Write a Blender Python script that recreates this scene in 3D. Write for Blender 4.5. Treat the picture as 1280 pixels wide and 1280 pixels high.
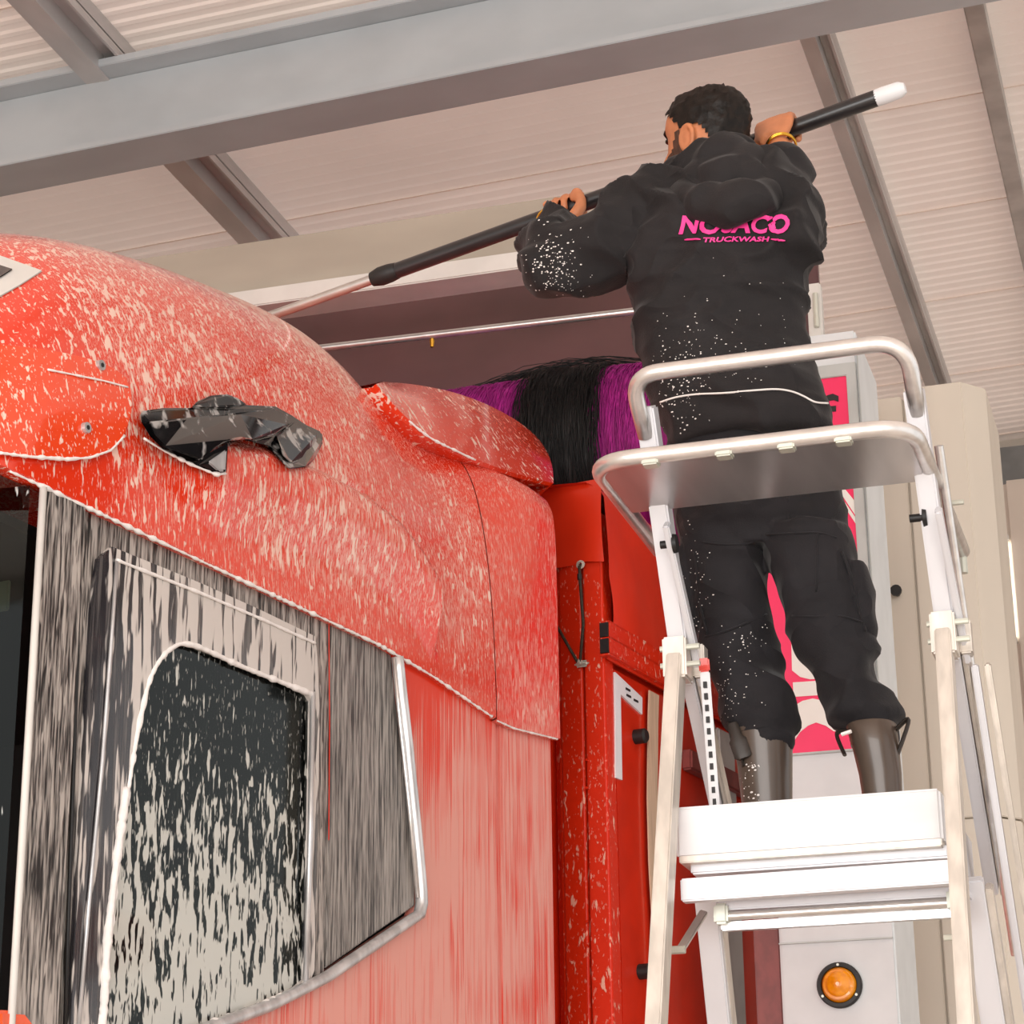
import bpy, bmesh, math, random
import numpy as np
from mathutils import Vector, Matrix, noise
from mathutils.bvhtree import BVHTree

for o in list(bpy.data.objects): bpy.data.objects.remove(o)
scn = bpy.context.scene
COL = scn.collection
random.seed(7)

# ------------------------------------------------------------------ camera
F = 2900.0; PITCH = math.radians(19.4); YAW = math.radians(16.8); ROLL = math.radians(0.66); CZ = 1.4
fw = Vector((-math.sin(YAW)*math.cos(PITCH), math.cos(YAW)*math.cos(PITCH), math.sin(PITCH)))
r0 = Vector((math.cos(YAW), math.sin(YAW), 0)); u0 = r0.cross(fw)
rt = r0*math.cos(ROLL) - u0*math.sin(ROLL); up = u0*math.cos(ROLL) + r0*math.sin(ROLL)
CAM = Vector((0, 0, CZ))
cd = bpy.data.cameras.new('camera'); cam = bpy.data.objects.new('camera', cd); COL.objects.link(cam)
cd.sensor_width = 36; cd.lens = F/1280*36; cd.clip_start = .05
M = Matrix((rt, up, -fw)).transposed().to_4x4(); M.translation = CAM
cam.matrix_world = M
scn.camera = cam

# ------------------------------------------------------------------ world, lights, exposure
scn.view_settings.view_transform = 'Standard'
try: scn.view_settings.look = 'None'
except Exception: pass
scn.view_settings.gamma = 1; scn.view_settings.use_curve_mapping = False
scn.view_settings.exposure = 0.0
w = bpy.data.worlds.new('sky'); scn.world = w; w.use_nodes = True
w.node_tree.nodes['Background'].inputs[0].default_value = (1.0, .97, .95, 1)
w.node_tree.nodes['Background'].inputs[1].default_value = 1.05
def area(name, loc, rot, sx, sy, power, col=(1, .97, .94)):
    l = bpy.data.lights.new(name, 'AREA'); l.shape = 'RECTANGLE'; l.size = sx; l.size_y = sy
    l.energy = power; l.color = col
    o = bpy.data.objects.new(name, l); COL.objects.link(o); o.location = loc; o.rotation_euler = rot
    return o
# daylight through the hall's open entrance behind the camera
area('entrance_daylight_offscreen', (0.0, -6.15, 2.5), (math.radians(90), 0, 0), 9.0, 4.8, 760)

# ------------------------------------------------------------------ helpers
def ray(px, py): return fw + rt*((px-640)/F) + up*((640-py)/F)
def atY(px, py, Y): d = ray(px, py); return CAM + d*(Y/d.y)
def atX(px, py, X): d = ray(px, py); return CAM + d*(X/d.x)
def atZ(px, py, Z): d = ray(px, py); return CAM + d*((Z-CZ)/d.z)
TA = math.radians(10.7)
tax = Vector((math.sin(TA), math.cos(TA), 0)); tnn = Vector((tax.y, -tax.x, 0))
TROOT = -tnn*3.85 + tax*4.0
def side(px, py, off):
    "pixel -> truck-local point on the vertical plane at distance off from the camera's parallel plane"
    d = ray(px, py); k = (-off - CAM.dot(tnn))/d.dot(tnn); p = CAM + d*k
    return Vector((3.85-off, p.dot(tax)-4.0, p.z))
def front(px, py, s):
    d = ray(px, py); k = (s - CAM.dot(tax))/d.dot(tax); p = CAM + d*k
    return Vector((3.85 + p.dot(tnn), s-4.0, p.z))

def sstep(a, b, x):
    t = min(1, max(0, (x-a)/(b-a))); return t*t*(3-2*t)
def lerp(tab, x):
    if x <= tab[0][0]: return tab[0][1]
    for (a, va), (b, vb) in zip(tab, tab[1:]):
        if x <= b: return va + (vb-va)*(x-a)/(b-a)
    return tab[-1][1]
def smooth_tab(tab):
    xs = [t[0] for t in tab]
    def f(x):
        x = min(max(x, xs[0]), xs[-1])
        i = 0
        while i < len(xs)-2 and x > xs[i+1]: i += 1
        p = lambda j: tab[min(max(j, 0), len(tab)-1)]
        h = xs[i+1]-xs[i]; t = (x-xs[i])/h
        def m(j):
            a, b = p(j-1), p(j+1); return (b[1]-a[1])/(b[0]-a[0])*h
        y0, y1 = p(i)[1], p(i+1)[1]
        return (2*t**3-3*t*t+1)*y0+(t**3-2*t*t+t)*m(i)+(-2*t**3+3*t*t)*y1+(t**3-t*t)*m(i+1)
    return f

class MB:
    def __init__(s): s.v = []; s.f = []
    def add(s, vs, fs):
        n = len(s.v); s.v += [Vector(p) for p in vs]; s.f += [tuple(i+n for i in f) for f in fs]; return s
    def box(s, x0, x1, y0, y1, z0, z1):
        vs = [(x, y, z) for z in (z0, z1) for y in (y0, y1) for x in (x0, x1)]
        return s.add(vs, [(0,2,3,1),(4,5,7,6),(0,1,5,4),(2,6,7,3),(0,4,6,2),(1,3,7,5)])
    def obox(s, c, a, b, d):
        c, a, b, d = map(Vector, (c, a, b, d))
        vs = [c+a*i+b*j+d*k for k in (-1, 1) for j in (-1, 1) for i in (-1, 1)]
        return s.add(vs, [(0,2,3,1),(4,5,7,6),(0,1,5,4),(2,6,7,3),(0,4,6,2),(1,3,7,5)])
    def bar(s, p, q, wx, wy, ref=(0, 1, 0)):
        "rectangular bar p->q; wx across, wy along ref"
        p, q = Vector(p), Vector(q); d = (q-p); L = d.length; d.normalize()
        ref = Vector(ref); b = (ref - d*ref.dot(d)).normalized(); a = d.cross(b)
        return s.obox((p+q)/2, a*wx/2, b*wy/2, d*L/2)
    def tube(s, path, r, n=12, caps=True):
        path = [Vector(p) for p in path]; m = len(path)
        rs = r if isinstance(r, (list, tuple)) else [r]*m
        tang = []
        for i in range(m):
            a = path[max(i-1, 0)]; b = path[min(i+1, m-1)]; tang.append((b-a).normalized())
        ref = Vector((0, 0, 1))
        if abs(tang[0].dot(ref)) > .9: ref = Vector((1, 0, 0))
        x = (ref - tang[0]*ref.dot(tang[0])).normalized()
        vs = []
        for i in range(m):
            x = (x - tang[i]*x.dot(tang[i])).normalized(); y = tang[i].cross(x)
            ri = rs[i]; ra, rb = ri if isinstance(ri, (list, tuple)) else (ri, ri)
            for k in range(n):
                t = 2*math.pi*k/n; vs.append(path[i] + x*ra*math.cos(t) + y*rb*math.sin(t))
        return s.rings(vs, m, n, caps)
    def rings(s, vs, m, n, caps=True):
        fs = [(i*n+k, i*n+(k+1) % n, (i+1)*n+(k+1) % n, (i+1)*n+k) for i in range(m-1) for k in range(n)]
        if caps:
            fs.append(tuple(range(n-1, -1, -1))); fs.append(tuple((m-1)*n+k for k in range(n)))
        return s.add(vs, fs)
    def prism(s, pts, vec):
        pts = [Vector(p) for p in pts]; n = len(pts); vec = Vector(vec)
        vs = pts + [p+vec for p in pts]
        fs = [tuple(range(n)), tuple(range(2*n-1, n-1, -1))] + [(i, i+n, (i+1) % n+n, (i+1) % n) for i in range(n)]
        return s.add(vs, fs)
    def frame(s, outer, inner, vec):
        "closed ring plate between two outlines of equal length, extruded by vec"
        n = len(outer); vec = Vector(vec)
        O = [Vector(p) for p in outer]; I = [Vector(p) for p in inner]
        vs = O + I + [p+vec for p in O] + [p+vec for p in I]; fs = []
        for i in range(n):
            j = (i+1) % n
            fs += [(i, j, n+j, n+i), (2*n+i, 3*n+i, 3*n+j, 2*n+j), (i, 2*n+i, 2*n+j, j), (n+i, n+j, 3*n+j, 3*n+i)]
        return s.add(vs, fs)
    def grid(s, rows):
        m, n = len(rows), len(rows[0])
        return s.add([p for r in rows for p in r], [(i*n+k, i*n+k+1, (i+1)*n+k+1, (i+1)*n+k) for i in range(m-1) for k in range(n-1)])
    def ball(s, c, rx, ry, rz, nu=12, nv=8, rot=None):
        c = Vector(c); vs = []
        for j in range(nv+1):
            ph = -math.pi/2 + math.pi*(.02+.96*j/nv)
            for i in range(nu):
                th = 2*math.pi*i/nu
                p = Vector((rx*math.cos(ph)*math.cos(th), ry*math.cos(ph)*math.sin(th), rz*math.sin(ph)))
                if rot: p = rot @ p
                vs.append(c+p)
        return s.rings(vs, nv+1, nu)
    def mesh(s, name, loc=None, bevel=0, seg=2, smooth=False, fix=True):
        me = bpy.data.meshes.new(name); L = Vector(loc) if loc is not None else Vector((0, 0, 0))
        me.from_pydata([tuple(p-L) for p in s.v], [], s.f)
        bm = bmesh.new(); bm.from_mesh(me)
        if fix: bmesh.ops.recalc_face_normals(bm, faces=bm.faces)
        if bevel:
            es = [e for e in bm.edges if len(e.link_faces) == 2 and e.calc_face_angle(0) > .5]
            bmesh.ops.bevel(bm, geom=es, offset=bevel, segments=seg, affect='EDGES', clamp_overlap=True)
        for f in bm.faces: f.smooth = bool(smooth)
        if smooth is not True and smooth:
            for e in bm.edges:
                if len(e.link_faces) == 2 and e.calc_face_angle(0) > smooth: e.smooth = False
        bm.to_mesh(me); bm.free(); return me
    def build(s, name, mat, parent=None, bevel=0, seg=2, smooth=False, fix=True, at=None):
        """one mesh object.  parent: an Empty/part whose key '_o' gives the world offset its children's coordinates drop"""
        loc = Vector(at) if at is not None else (ORIG.get(parent.name, Vector((0, 0, 0))) if parent else None)
        if parent is None and at is None:
            lo = Vector([min(p[i] for p in s.v) for i in range(3)]); hi = Vector([max(p[i] for p in s.v) for i in range(3)])
            loc = Vector(((lo.x+hi.x)/2, (lo.y+hi.y)/2, lo.z))
        o = bpy.data.objects.new(name, s.mesh(name, loc, bevel, seg, smooth, fix)); COL.objects.link(o)
        if parent is None: o.location = loc; ORIG[o.name] = loc
        else: o.parent = parent; ORIG[o.name] = loc
        if mat: o.data.materials.append(mat)
        return o
ORIG = {}
def thing(name, label, cat, loc, group=None, rotz=0, local=False):
    o = bpy.data.objects.new(name, None); COL.objects.link(o); o.location = loc; o.rotation_euler = (0, 0, rotz)
    o.empty_display_size = .1
    ORIG[o.name] = Vector((0, 0, 0)) if local else Vector(loc)
    o['label'] = label; o['category'] = cat
    if group: o['group'] = group
    return o
def tag(o, label, cat, group=None):
    o['label'] = label; o['category'] = cat
    if group: o['group'] = group
    return o
def struct(o): o['kind'] = 'structure'; return o
def lab(o, t): o['label'] = t; return o

def fillet(pts, r, n=6):
    pts = [Vector(p) for p in pts]; out = [pts[0]]
    for a, b, c in zip(pts, pts[1:], pts[2:]):
        d1 = (a-b); d2 = (c-b); rr = min(r, d1.length*.45, d2.length*.45)
        p, q = b+d1.normalized()*rr, b+d2.normalized()*rr
        for i in range(n+1):
            t = i/n; out.append(p*(1-t)**2 + b*2*t*(1-t) + q*t*t)
    out.append(pts[-1]); return out
def resample(pts, n, closed=False):
    pts = [Vector(p) for p in pts]
    if closed: pts = pts + [pts[0]]
    d = [0]
    for a, b in zip(pts, pts[1:]): d.append(d[-1]+(b-a).length)
    out = []; m = n if closed else n-1; j = 0
    for i in range(n):
        t = d[-1]*i/m
        while j < len(d)-2 and d[j+1] < t: j += 1
        seg = d[j+1]-d[j] or 1
        out.append(pts[j].lerp(pts[j+1], min(1, (t-d[j])/seg)))
    return out
def catmull(pts, n=8):
    pts = [Vector(p) for p in pts]; out = []
    for i in range(len(pts)-1):
        p0, p1, p2, p3 = pts[max(i-1, 0)], pts[i], pts[i+1], pts[min(i+2, len(pts)-1)]
        for k in range(n):
            t = k/n
            out.append(.5*((2*p1)+(p2-p0)*t+(2*p0-5*p1+4*p2-p3)*t*t+(3*p1-p0-3*p2+p3)*t**3))
    return out+[pts[-1]]

# ------------------------------------------------------------------ materials
def lin(c): return tuple(((x/255)/12.92 if x/255 <= .04045 else ((x/255+.055)/1.055)**2.4) for x in c)
def newmat(name):
    m = bpy.data.materials.new(name); m.use_nodes = True; nt = m.node_tree
    return m, nt, nt.nodes['Principled BSDF']
def N(nt, typ, **kw):
    n = nt.nodes.new(typ)
    for k, v in kw.items():
        if hasattr(n, k): setattr(n, k, v)
    return n
def mapped(nt, scale, loc=(0, 0, 0)):
    tc = N(nt, 'ShaderNodeTexCoord'); mp = N(nt, 'ShaderNodeMapping')
    mp.inputs['Scale'].default_value = scale; mp.inputs['Location'].default_value = loc
    nt.links.new(tc.outputs['Object'], mp.inputs['Vector']); return mp.outputs['Vector'], tc.outputs['Object']
def math_(nt, op, a, b=None, clamp=False):
    n = N(nt, 'ShaderNodeMath'); n.operation = op; n.use_clamp = clamp
    for i, x in enumerate((a, b)):
        if x is None: continue
        if isinstance(x, (int, float)): n.inputs[i].default_value = x
        else: nt.links.new(x, n.inputs[i])
    return n.outputs[0]
def maprange(nt, x, a, b, c=0, d=1, smooth=True):
    n = N(nt, 'ShaderNodeMapRange'); n.interpolation_type = 'SMOOTHSTEP' if smooth else 'LINEAR'; n.clamp = True
    nt.links.new(x, n.inputs['Value'])
    for k, v in (('From Min', a), ('From Max', b), ('To Min', c), ('To Max', d)):
        if isinstance(v, (int, float)): n.inputs[k].default_value = v
        else: nt.links.new(v, n.inputs[k])
    return n.outputs['Result']
def noise_(nt, vec, scale, detail=2, rough=.5):
    n = N(nt, 'ShaderNodeTexNoise'); n.inputs['Scale'].default_value = scale
    n.inputs['Detail'].default_value = detail; n.inputs['Roughness'].default_value = rough
    nt.links.new(vec, n.inputs['Vector']); return n.outputs['Fac']
def mixc(nt, fac, a, b):
    n = N(nt, 'ShaderNodeMix'); n.data_type = 'RGBA'
    for s_, x in ((0, fac), (6, a), (7, b)):
        if isinstance(x, (int, float)): n.inputs[s_].default_value = x
        elif isinstance(x, tuple): n.inputs[s_].default_value = (*x, 1)
        else: nt.links.new(x, n.inputs[s_])
    return n.outputs[2]
def bump(nt, bsdf, h, strength=.3, dist=.01):
    b = N(nt, 'ShaderNodeBump'); b.inputs['Strength'].default_value = strength; b.inputs['Distance'].default_value = dist
    nt.links.new(h, b.inputs['Height']); nt.links.new(b.outputs[0], bsdf.inputs['Normal'])
def plain(name, c, rough=.5, metal=0, var=.12, scale=(8, 8, 8), bmp=0, bscale=60, coat=0, spec=.5, emit=None):
    m, nt, b = newmat(name); c = lin(c)
    vec, ob = mapped(nt, scale)
    n = noise_(nt, vec, 1.0, 3)
    f = maprange(nt, n, .3, .7)
    nt.links.new(mixc(nt, f, tuple(x*(1-var) for x in c), tuple(min(1, x*(1+var)) for x in c)), b.inputs['Base Color'])
    b.inputs['Roughness'].default_value = rough; b.inputs['Metallic'].default_value = metal
    b.inputs['Coat Weight'].default_value = coat; b.inputs['Coat Roughness'].default_value = .05
    b.inputs['Specular IOR Level'].default_value = spec
    if bmp:
        bump(nt, b, noise_(nt, ob, bscale, 3), bmp, .004)
    if emit: b.inputs['Emission Color'].default_value = (*lin(emit[0]), 1); b.inputs['Emission Strength'].default_value = emit[1]
    return m
def foamy(name, base, foam, sc=(70, 70, 13), thr=.58, soft=.05, film=.0, film_sc=(120, 120, 4), bias=(), rough=.18, opac=.9, coat=.6, fine=.0, glass=False, metal=0, frange=(.42, .85), fbias=(), bigamp=.22):
    """paint, plastic or glass carrying foam: streaks run down (z).
    bias: list of (axis, from, to, amount) linear changes of coverage along the thing's own axes"""
    m, nt, b = newmat(name); base = lin(base); foam = lin(foam)
    vec, ob = mapped(nt, sc)
    # bend the streaks a little
    wob = N(nt, 'ShaderNodeTexNoise'); wob.inputs['Scale'].default_value = .35; nt.links.new(vec, wob.inputs['Vector'])
    vm = N(nt, 'ShaderNodeVectorMath'); vm.operation = 'MULTIPLY_ADD'
    nt.links.new(wob.outputs['Color'], vm.inputs[0]); vm.inputs[1].default_value = (2.2, 2.2, 1.0); nt.links.new(vec, vm.inputs[2])
    n1 = noise_(nt, vm.outputs[0], 1.0, 2.2, .55)
    big = noise_(nt, ob, 3.1, 2)
    v = math_(nt, 'ADD', n1, math_(nt, 'MULTIPLY', math_(nt, 'SUBTRACT', big, .5), bigamp))
    if bias:
        sx = N(nt, 'ShaderNodeSeparateXYZ'); nt.links.new(ob, sx.inputs[0])
        for axis, a, bb, amt in bias:
            v = math_(nt, 'ADD', v, maprange(nt, sx.outputs['XYZ'.index(axis)], a, bb, 0, amt, False))
    mask = maprange(nt, v, thr-soft, thr+soft)
    if fine:
        vec3, _ = mapped(nt, (sc[0]*2.2, sc[1]*2.2, sc[2]*3.2), (3, 7, 1))
        n3 = noise_(nt, vec3, 1.0, 1)
        m3 = maprange(nt, n3, .64, .70, 0, fine)
        mask = math_(nt, 'MAXIMUM', mask, m3)
    fm = mask
    if film:
        vec2, _ = mapped(nt, film_sc)
        n2 = noise_(nt, vec2, 1.0, 3, .6)
        fv = math_(nt, 'ADD', n2, math_(nt, 'MULTIPLY', math_(nt, 'SUBTRACT', v, n1), 1.0))
        if fbias:
            sx2 = N(nt, 'ShaderNodeSeparateXYZ'); nt.links.new(ob, sx2.inputs[0])
            for axis, a, bb, amt in fbias:
                fv = math_(nt, 'ADD', fv, maprange(nt, sx2.outputs['XYZ'.index(axis)], a, bb, 0, amt))
        f2 = maprange(nt, fv, frange[0], frange[1], 0, film)
        fm = math_(nt, 'MAXIMUM', math_(nt, 'MULTIPLY', mask, opac), f2)
    else:
        fm = math_(nt, 'MULTIPLY', mask, opac)
    nt.links.new(mixc(nt, fm, base, foam), b.inputs['Base Color'])
    nt.links.new(maprange(nt, fm, 0, 1, rough, .55, False), b.inputs['Roughness'])
    b.inputs['Metallic'].default_value = metal
    b.inputs['Coat Weight'].default_value = coat; b.inputs['Coat Roughness'].default_value = .08
    bump(nt, b, fm, .35, .004)
    if glass:
        # tinted pane: see-through where no foam lies
        tr = N(nt, 'ShaderNodeBsdfTransparent'); tr.inputs[0].default_value = (.16, .18, .17, 1)
        gl = N(nt, 'ShaderNodeBsdfGlossy'); gl.inputs['Roughness'].default_value = .03; gl.inputs[0].default_value = (.55, .6, .6, 1)
        fr = N(nt, 'ShaderNodeFresnel'); fr.inputs[0].default_value = 1.5
        pane = N(nt, 'ShaderNodeMixShader'); nt.links.new(fr.outputs[0], pane.inputs[0]); nt.links.new(tr.outputs[0], pane.inputs[1]); nt.links.new(gl.outputs[0], pane.inputs[2])
        mx = N(nt, 'ShaderNodeMixShader'); nt.links.new(fm, mx.inputs[0]); nt.links.new(pane.outputs[0], mx.inputs[1]); nt.links.new(b.outputs[0], mx.inputs[2])
        b.inputs['Base Color'].links and nt.links.remove(b.inputs['Base Color'].links[0])
        b.inputs['Base Color'].default_value = (*foam, 1)
        nt.links.new(mx.outputs[0], nt.nodes['Material Output'].inputs['Surface'])
    return m

def wrinkled(m, scale, dist, seed=0):
    "cloth creases: ridged noise as relief, over the weave"
    nt = m.node_tree; b = nt.nodes['Principled BSDF']
    vec, ob = mapped(nt, (1, 1, 1.25), (seed, 0, 0))
    n1 = N(nt, 'ShaderNodeTexNoise'); n1.inputs['Scale'].default_value = scale; n1.inputs['Detail'].default_value = .6; n1.inputs['Distortion'].default_value = .5
    nt.links.new(vec, n1.inputs['Vector'])
    rid = math_(nt, 'POWER', math_(nt, 'SUBTRACT', 1.0, math_(nt, 'ABSOLUTE', math_(nt, 'MULTIPLY', math_(nt, 'SUBTRACT', n1.outputs['Fac'], .5), 3.4)), True), 1.6)
    b2 = N(nt, 'ShaderNodeBump'); b2.inputs['Strength'].default_value = 1; b2.inputs['Distance'].default_value = dist
    nt.links.new(rid, b2.inputs['Height'])
    for l in list(b.inputs['Normal'].links): nt.links.new(l.from_socket, b2.inputs['Normal'])
    nt.links.new(b2.outputs[0], b.inputs['Normal'])
    b.inputs['Sheen Weight'].default_value = .08; b.inputs['Sheen Roughness'].default_value = .4

RED = (230, 52, 15)
FOAM = (250, 226, 208)
MAT = dict(
    fairing=foamy('foamed_red_paint', RED, FOAM, (88, 88, 22), .585, .03, film=.40, film_sc=(300, 300, 24), frange=(.50, .60), fbias=(('Y', -.6, .3, .05), ('Y', -.5, -.9, -.15)),
                  bias=(('Y', -.2, .6, -.04), ('Z', 3.5, 3.66, .08), ('Z', 3.0, 2.9, -.04)), opac=.8, fine=.4),
    flap=foamy('foamed_red_flap', RED, FOAM, (85, 85, 22), .64, .05, film=.34, film_sc=(300, 300, 24), frange=(.48, .60), opac=.55, fine=.4),
    quarter=foamy('foam_streaked_red_side', RED, (232, 192, 178), (95, 95, 3.0), .57, .10, bigamp=.75, film=.46, film_sc=(170, 170, 2.0), frange=(.40, .64),
                  bias=(('Z', 2.85, 2.2, .16), ('Z', 2.8, 2.86, -.12)), opac=.62, rough=.3, coat=.12),
    visor=foamy('speckled_orange_visor', (240, 70, 24), FOAM, (85, 85, 30), .635, .03, opac=.85, fine=.75),
    spoiler=foamy('speckled_red_spoiler', (230, 58, 22), FOAM, (60, 60, 16), .64, .03, opac=.9, fine=.5, bias=(('Y', .75, .55, .09),)),
    black=foamy('foamed_black_panel', (30, 27, 26), (196, 186, 178), (60, 60, 10), .59, .05, film=.85, film_sc=(150, 150, 9), frange=(.36, .66), opac=.85, rough=.3, coat=.2),
    rearblack=foamy('foam_filmed_black_panel', (38, 34, 33), (178, 170, 163), (75, 75, 5), .60, .12, film=.9, film_sc=(190, 190, 8), frange=(.32, .64), opac=.7, rough=.35, coat=.1),
    doorframe=foamy('foamed_door_frame', (34, 32, 38), (222, 213, 206), (52, 52, 6), .56, .035, film=.2, bias=(('Y', -.60, -.42, .12),), opac=.9, rough=.2),
    pane=foamy('foamed_glass', (20, 22, 22), (206, 206, 198), (72, 72, 17), .695, .022, bias=(('Z', 2.64, 2.0, .31),), fine=.4, opac=.95, rough=.1, glass=True),
    screen=foamy('wet_windscreen', (16, 18, 20), (225, 228, 225), (60, 60, 14), .70, .03, opac=.95, rough=.05, glass=True),
    bracketm=foamy('wet_black_gloss', (20, 20, 22), (205, 200, 196), (26, 26, 20), .60, .07, opac=.75, rough=.08, coat=1),
    red=plain('plain_red_paint', (214, 44, 16), .3, var=.08, coat=.4),
    tarp=plain('red_tarpaulin', (222, 50, 18), .38, var=.10, scale=(5, 5, 3), bmp=.25, bscale=14),
    postred=foamy('red_post_paint', (220, 46, 14), (246, 205, 180), (60, 60, 22), .67, .03, opac=.7, fine=.35, rough=.35, coat=.2),
    maroon=plain('maroon_panel', (104, 68, 70), .3, var=.25, scale=(1.6, 1, 3.2), coat=.3),
    maroonpost=plain('maroon_post', (132, 62, 58), .45, var=.15, scale=(30, 30, 20)),
    chrome=plain('wet_chrome_trim', (206, 204, 204), .3, .55, var=.2, scale=(30, 30, 9)),
    foam=plain('white_foam', (244, 238, 234), .7, var=.05, scale=(60, 60, 60), bmp=.4, bscale=120),
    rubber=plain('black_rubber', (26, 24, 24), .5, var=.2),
    glossblack=plain('gloss_black', (18, 18, 20), .12, var=.1, coat=.8),
    interior=plain('dark_cab_interior', (34, 35, 37), .8, var=.2),
    curtain=plain('grey_cab_curtain', (96, 104, 104), .8, var=.25, scale=(3, 18, 1)),
    alu=plain('brushed_aluminium', (214, 212, 210), .34, 1, var=.10, scale=(12, 12, 3), bmp=.06, bscale=80),
    aluwhite=plain('white_aluminium', (222, 222, 226), .42, .25, var=.04, scale=(9, 9, 3)),
    alubeige=plain('wet_matt_aluminium', (214, 206, 196), .4, .45, var=.14, scale=(30, 30, 8)),
    tubem=plain('polished_tube', (232, 229, 226), .28, .8, var=.08, scale=(20, 40, 40), bmp=.10, bscale=90),
    steel=plain('stainless_tray', (206, 203, 204), .28, .75, var=.18, scale=(9, 1.5, 1)),
    white=plain('white_board', (228, 228, 230), .5, var=.03, scale=(6, 6, 20)),
    galv=plain('galvanised_steel', (184, 189, 192), .48, .25, var=.05, scale=(3, 5, 5), bmp=.08),
    galvpale=plain('pale_galvanised_steel', (186, 182, 178), .5, .2, var=.14, scale=(6, 6, 6)),
    purlin=plain('purlin_steel', (196, 192, 190), .42, .25, var=.12, scale=(4, 1.5, 4)),
    sheet=plain('roof_sheet', (250, 236, 226), .55, 0, var=.05, scale=(.9, .9, .9)),
    beam=plain('beige_beam', (170, 160, 146), .5, .1, var=.08, scale=(1.4, 2, 5)),
    flange=plain('pale_grey_strip', (214, 210, 204), .5, 0, var=.05),
    cabinet=plain('beige_cabinet', (214, 203, 188), .5, 0, var=.05, scale=(4, 4, 1.2)),
    frame=plain('grey_sign_frame', (186, 190, 188), .45, .15, var=.07),
    lightgrey=plain('light_grey_panel', (218, 222, 224), .45, 0, var=.04),
    pink=plain('pink_print', (246, 40, 100), .4, var=.03),
    whiteprint=plain('white_print', (236, 234, 228), .45, var=.03),
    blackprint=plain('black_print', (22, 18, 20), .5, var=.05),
    hotpink=plain('pink_lettering', (252, 58, 150), .6, var=.03),
    amber=plain('amber_lens', (255, 150, 10), .18, var=.18, scale=(60, 60, 60), coat=.8),
    concrete=plain('wet_concrete', (214, 206, 196), .45, var=.2, scale=(1.5, 1.5, 1.5), bmp=.1, bscale=30),
    wall=plain('beige_wall_panel', (210, 198, 184), .6, var=.06, scale=(1, 1, .6)),
    darkgrey=plain('dark_grey_steel', (118, 118, 116), .5, .1, var=.1),
    tube_light=plain('lit_tube', (255, 250, 240), .5, emit=((255, 250, 240), 9)),
    hoodie=plain('black_cotton', (36, 33, 34), .8, var=.18, scale=(7, 7, 7), bmp=.25, bscale=240, spec=.3),
    trousers=plain('black_work_trousers', (32, 30, 33), .8, var=.2, scale=(9, 9, 9), bmp=.2, bscale=300, spec=.3),
    boot=plain('brown_rubber', (80, 67, 58), .34, var=.14, scale=(20, 20, 6), coat=.25),
    strap=plain('dark_rubber_strap', (48, 42, 38), .45, var=.15),
    skin=plain('skin', (196, 124, 84), .5, var=.10, scale=(25, 25, 25), bmp=.08, bscale=120),
    hair=plain('wet_black_hair', (24, 17, 13), .5, spec=.25, var=.5, scale=(70, 70, 22), bmp=.6, bscale=70),
    beard=plain('short_beard', (74, 46, 32), .7, var=.4, scale=(150, 150, 60)),
    eye=plain('dark_eye', (25, 18, 16), .2),
    gold=plain('gold', (230, 176, 70), .2, 1, var=.1),
    grip=plain('black_grip', (30, 28, 30), .3, var=.15, scale=(8, 8, 8), coat=.25),
    bungee=plain('dark_bungee_cord', (52, 42, 30), .7, var=.4, scale=(140, 140, 140)),
    zinc=plain('zinc_hook', (206, 208, 196), .4, .4, var=.12),
    strapbeige=plain('beige_webbing', (206, 178, 152), .75, var=.12, scale=(60, 60, 4)),
    label=plain('white_label', (232, 234, 238), .5, var=.03),
    magenta=plain('magenta_bristle', (176, 34, 142), .6, var=.25, scale=(60, 60, 8)),
    blackbr=plain('black_bristle', (9, 8, 10), .55, var=.3, scale=(60, 60, 8)),
    amberlite=plain('orange_marker', (238, 84, 24), .25, coat=.6),
    palegreen=plain('pale_green_card', (206, 212, 182), .6, var=.1, scale=(4, 90, 4)),
    blue=plain('blue_plastic', (60, 88, 150), .5),
)

wrinkled(MAT['hoodie'], 5, .012); wrinkled(MAT['trousers'], 6.5, .013, 4)
def translucent(m, amt):
    nt = m.node_tree; b = nt.nodes['Principled BSDF']; out = nt.nodes['Material Output']
    t = N(nt, 'ShaderNodeBsdfTranslucent'); nt.links.new(b.inputs['Base Color'].links[0].from_socket, t.inputs[0])
    mx = N(nt, 'ShaderNodeMixShader'); mx.inputs[0].default_value = amt
    nt.links.new(b.outputs[0], mx.inputs[1]); nt.links.new(t.outputs[0], mx.inputs[2]); nt.links.new(mx.outputs[0], out.inputs['Surface'])
translucent(MAT['sheet'], .22)
# ================================================================== SETTING
fl = struct(MB().box(-9, 6, -6, 13, -.12, 0).build('floor', MAT['concrete'], at=(0, 0, -.12)))
# roof: plane rising gently to +x
def rz(x): return 6.06 + .033*(x+2.5)
ceil = struct(MB().box(-9, 6, -6.1, -6, 5.8, 6.5).box(-9, 6, 12.6, 12.7, 5.8, 6.5).box(-9.1, -9, -6, 12.6, 5.7, 6.4).box(6, 6.1, -6, 12.6, 5.9, 6.7).build('ceiling', MAT['flange'], at=(-1.5, 3.5, 6.0)))
SW = .976; PIT = SW/12
def sheet_mesh():
    b = MB(); prof = []
    for k in range(12):
        y = k*PIT
        prof += [(y, 0), (y+PIT*.30, 0), (y+PIT*.45, .007), (y+PIT*.85, .007)]
    prof.append((SW+.012, .002))
    prof = [(-.006, -.006)] + prof
    xs = (-9, -6, -3, 0, 3, 6)
    rows = [[(x, y, rz(x)-6.06+h) for y, h in prof] for x in xs]
    b.grid(rows)
    return b.mesh('roof_sheet', fix=False)
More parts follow.
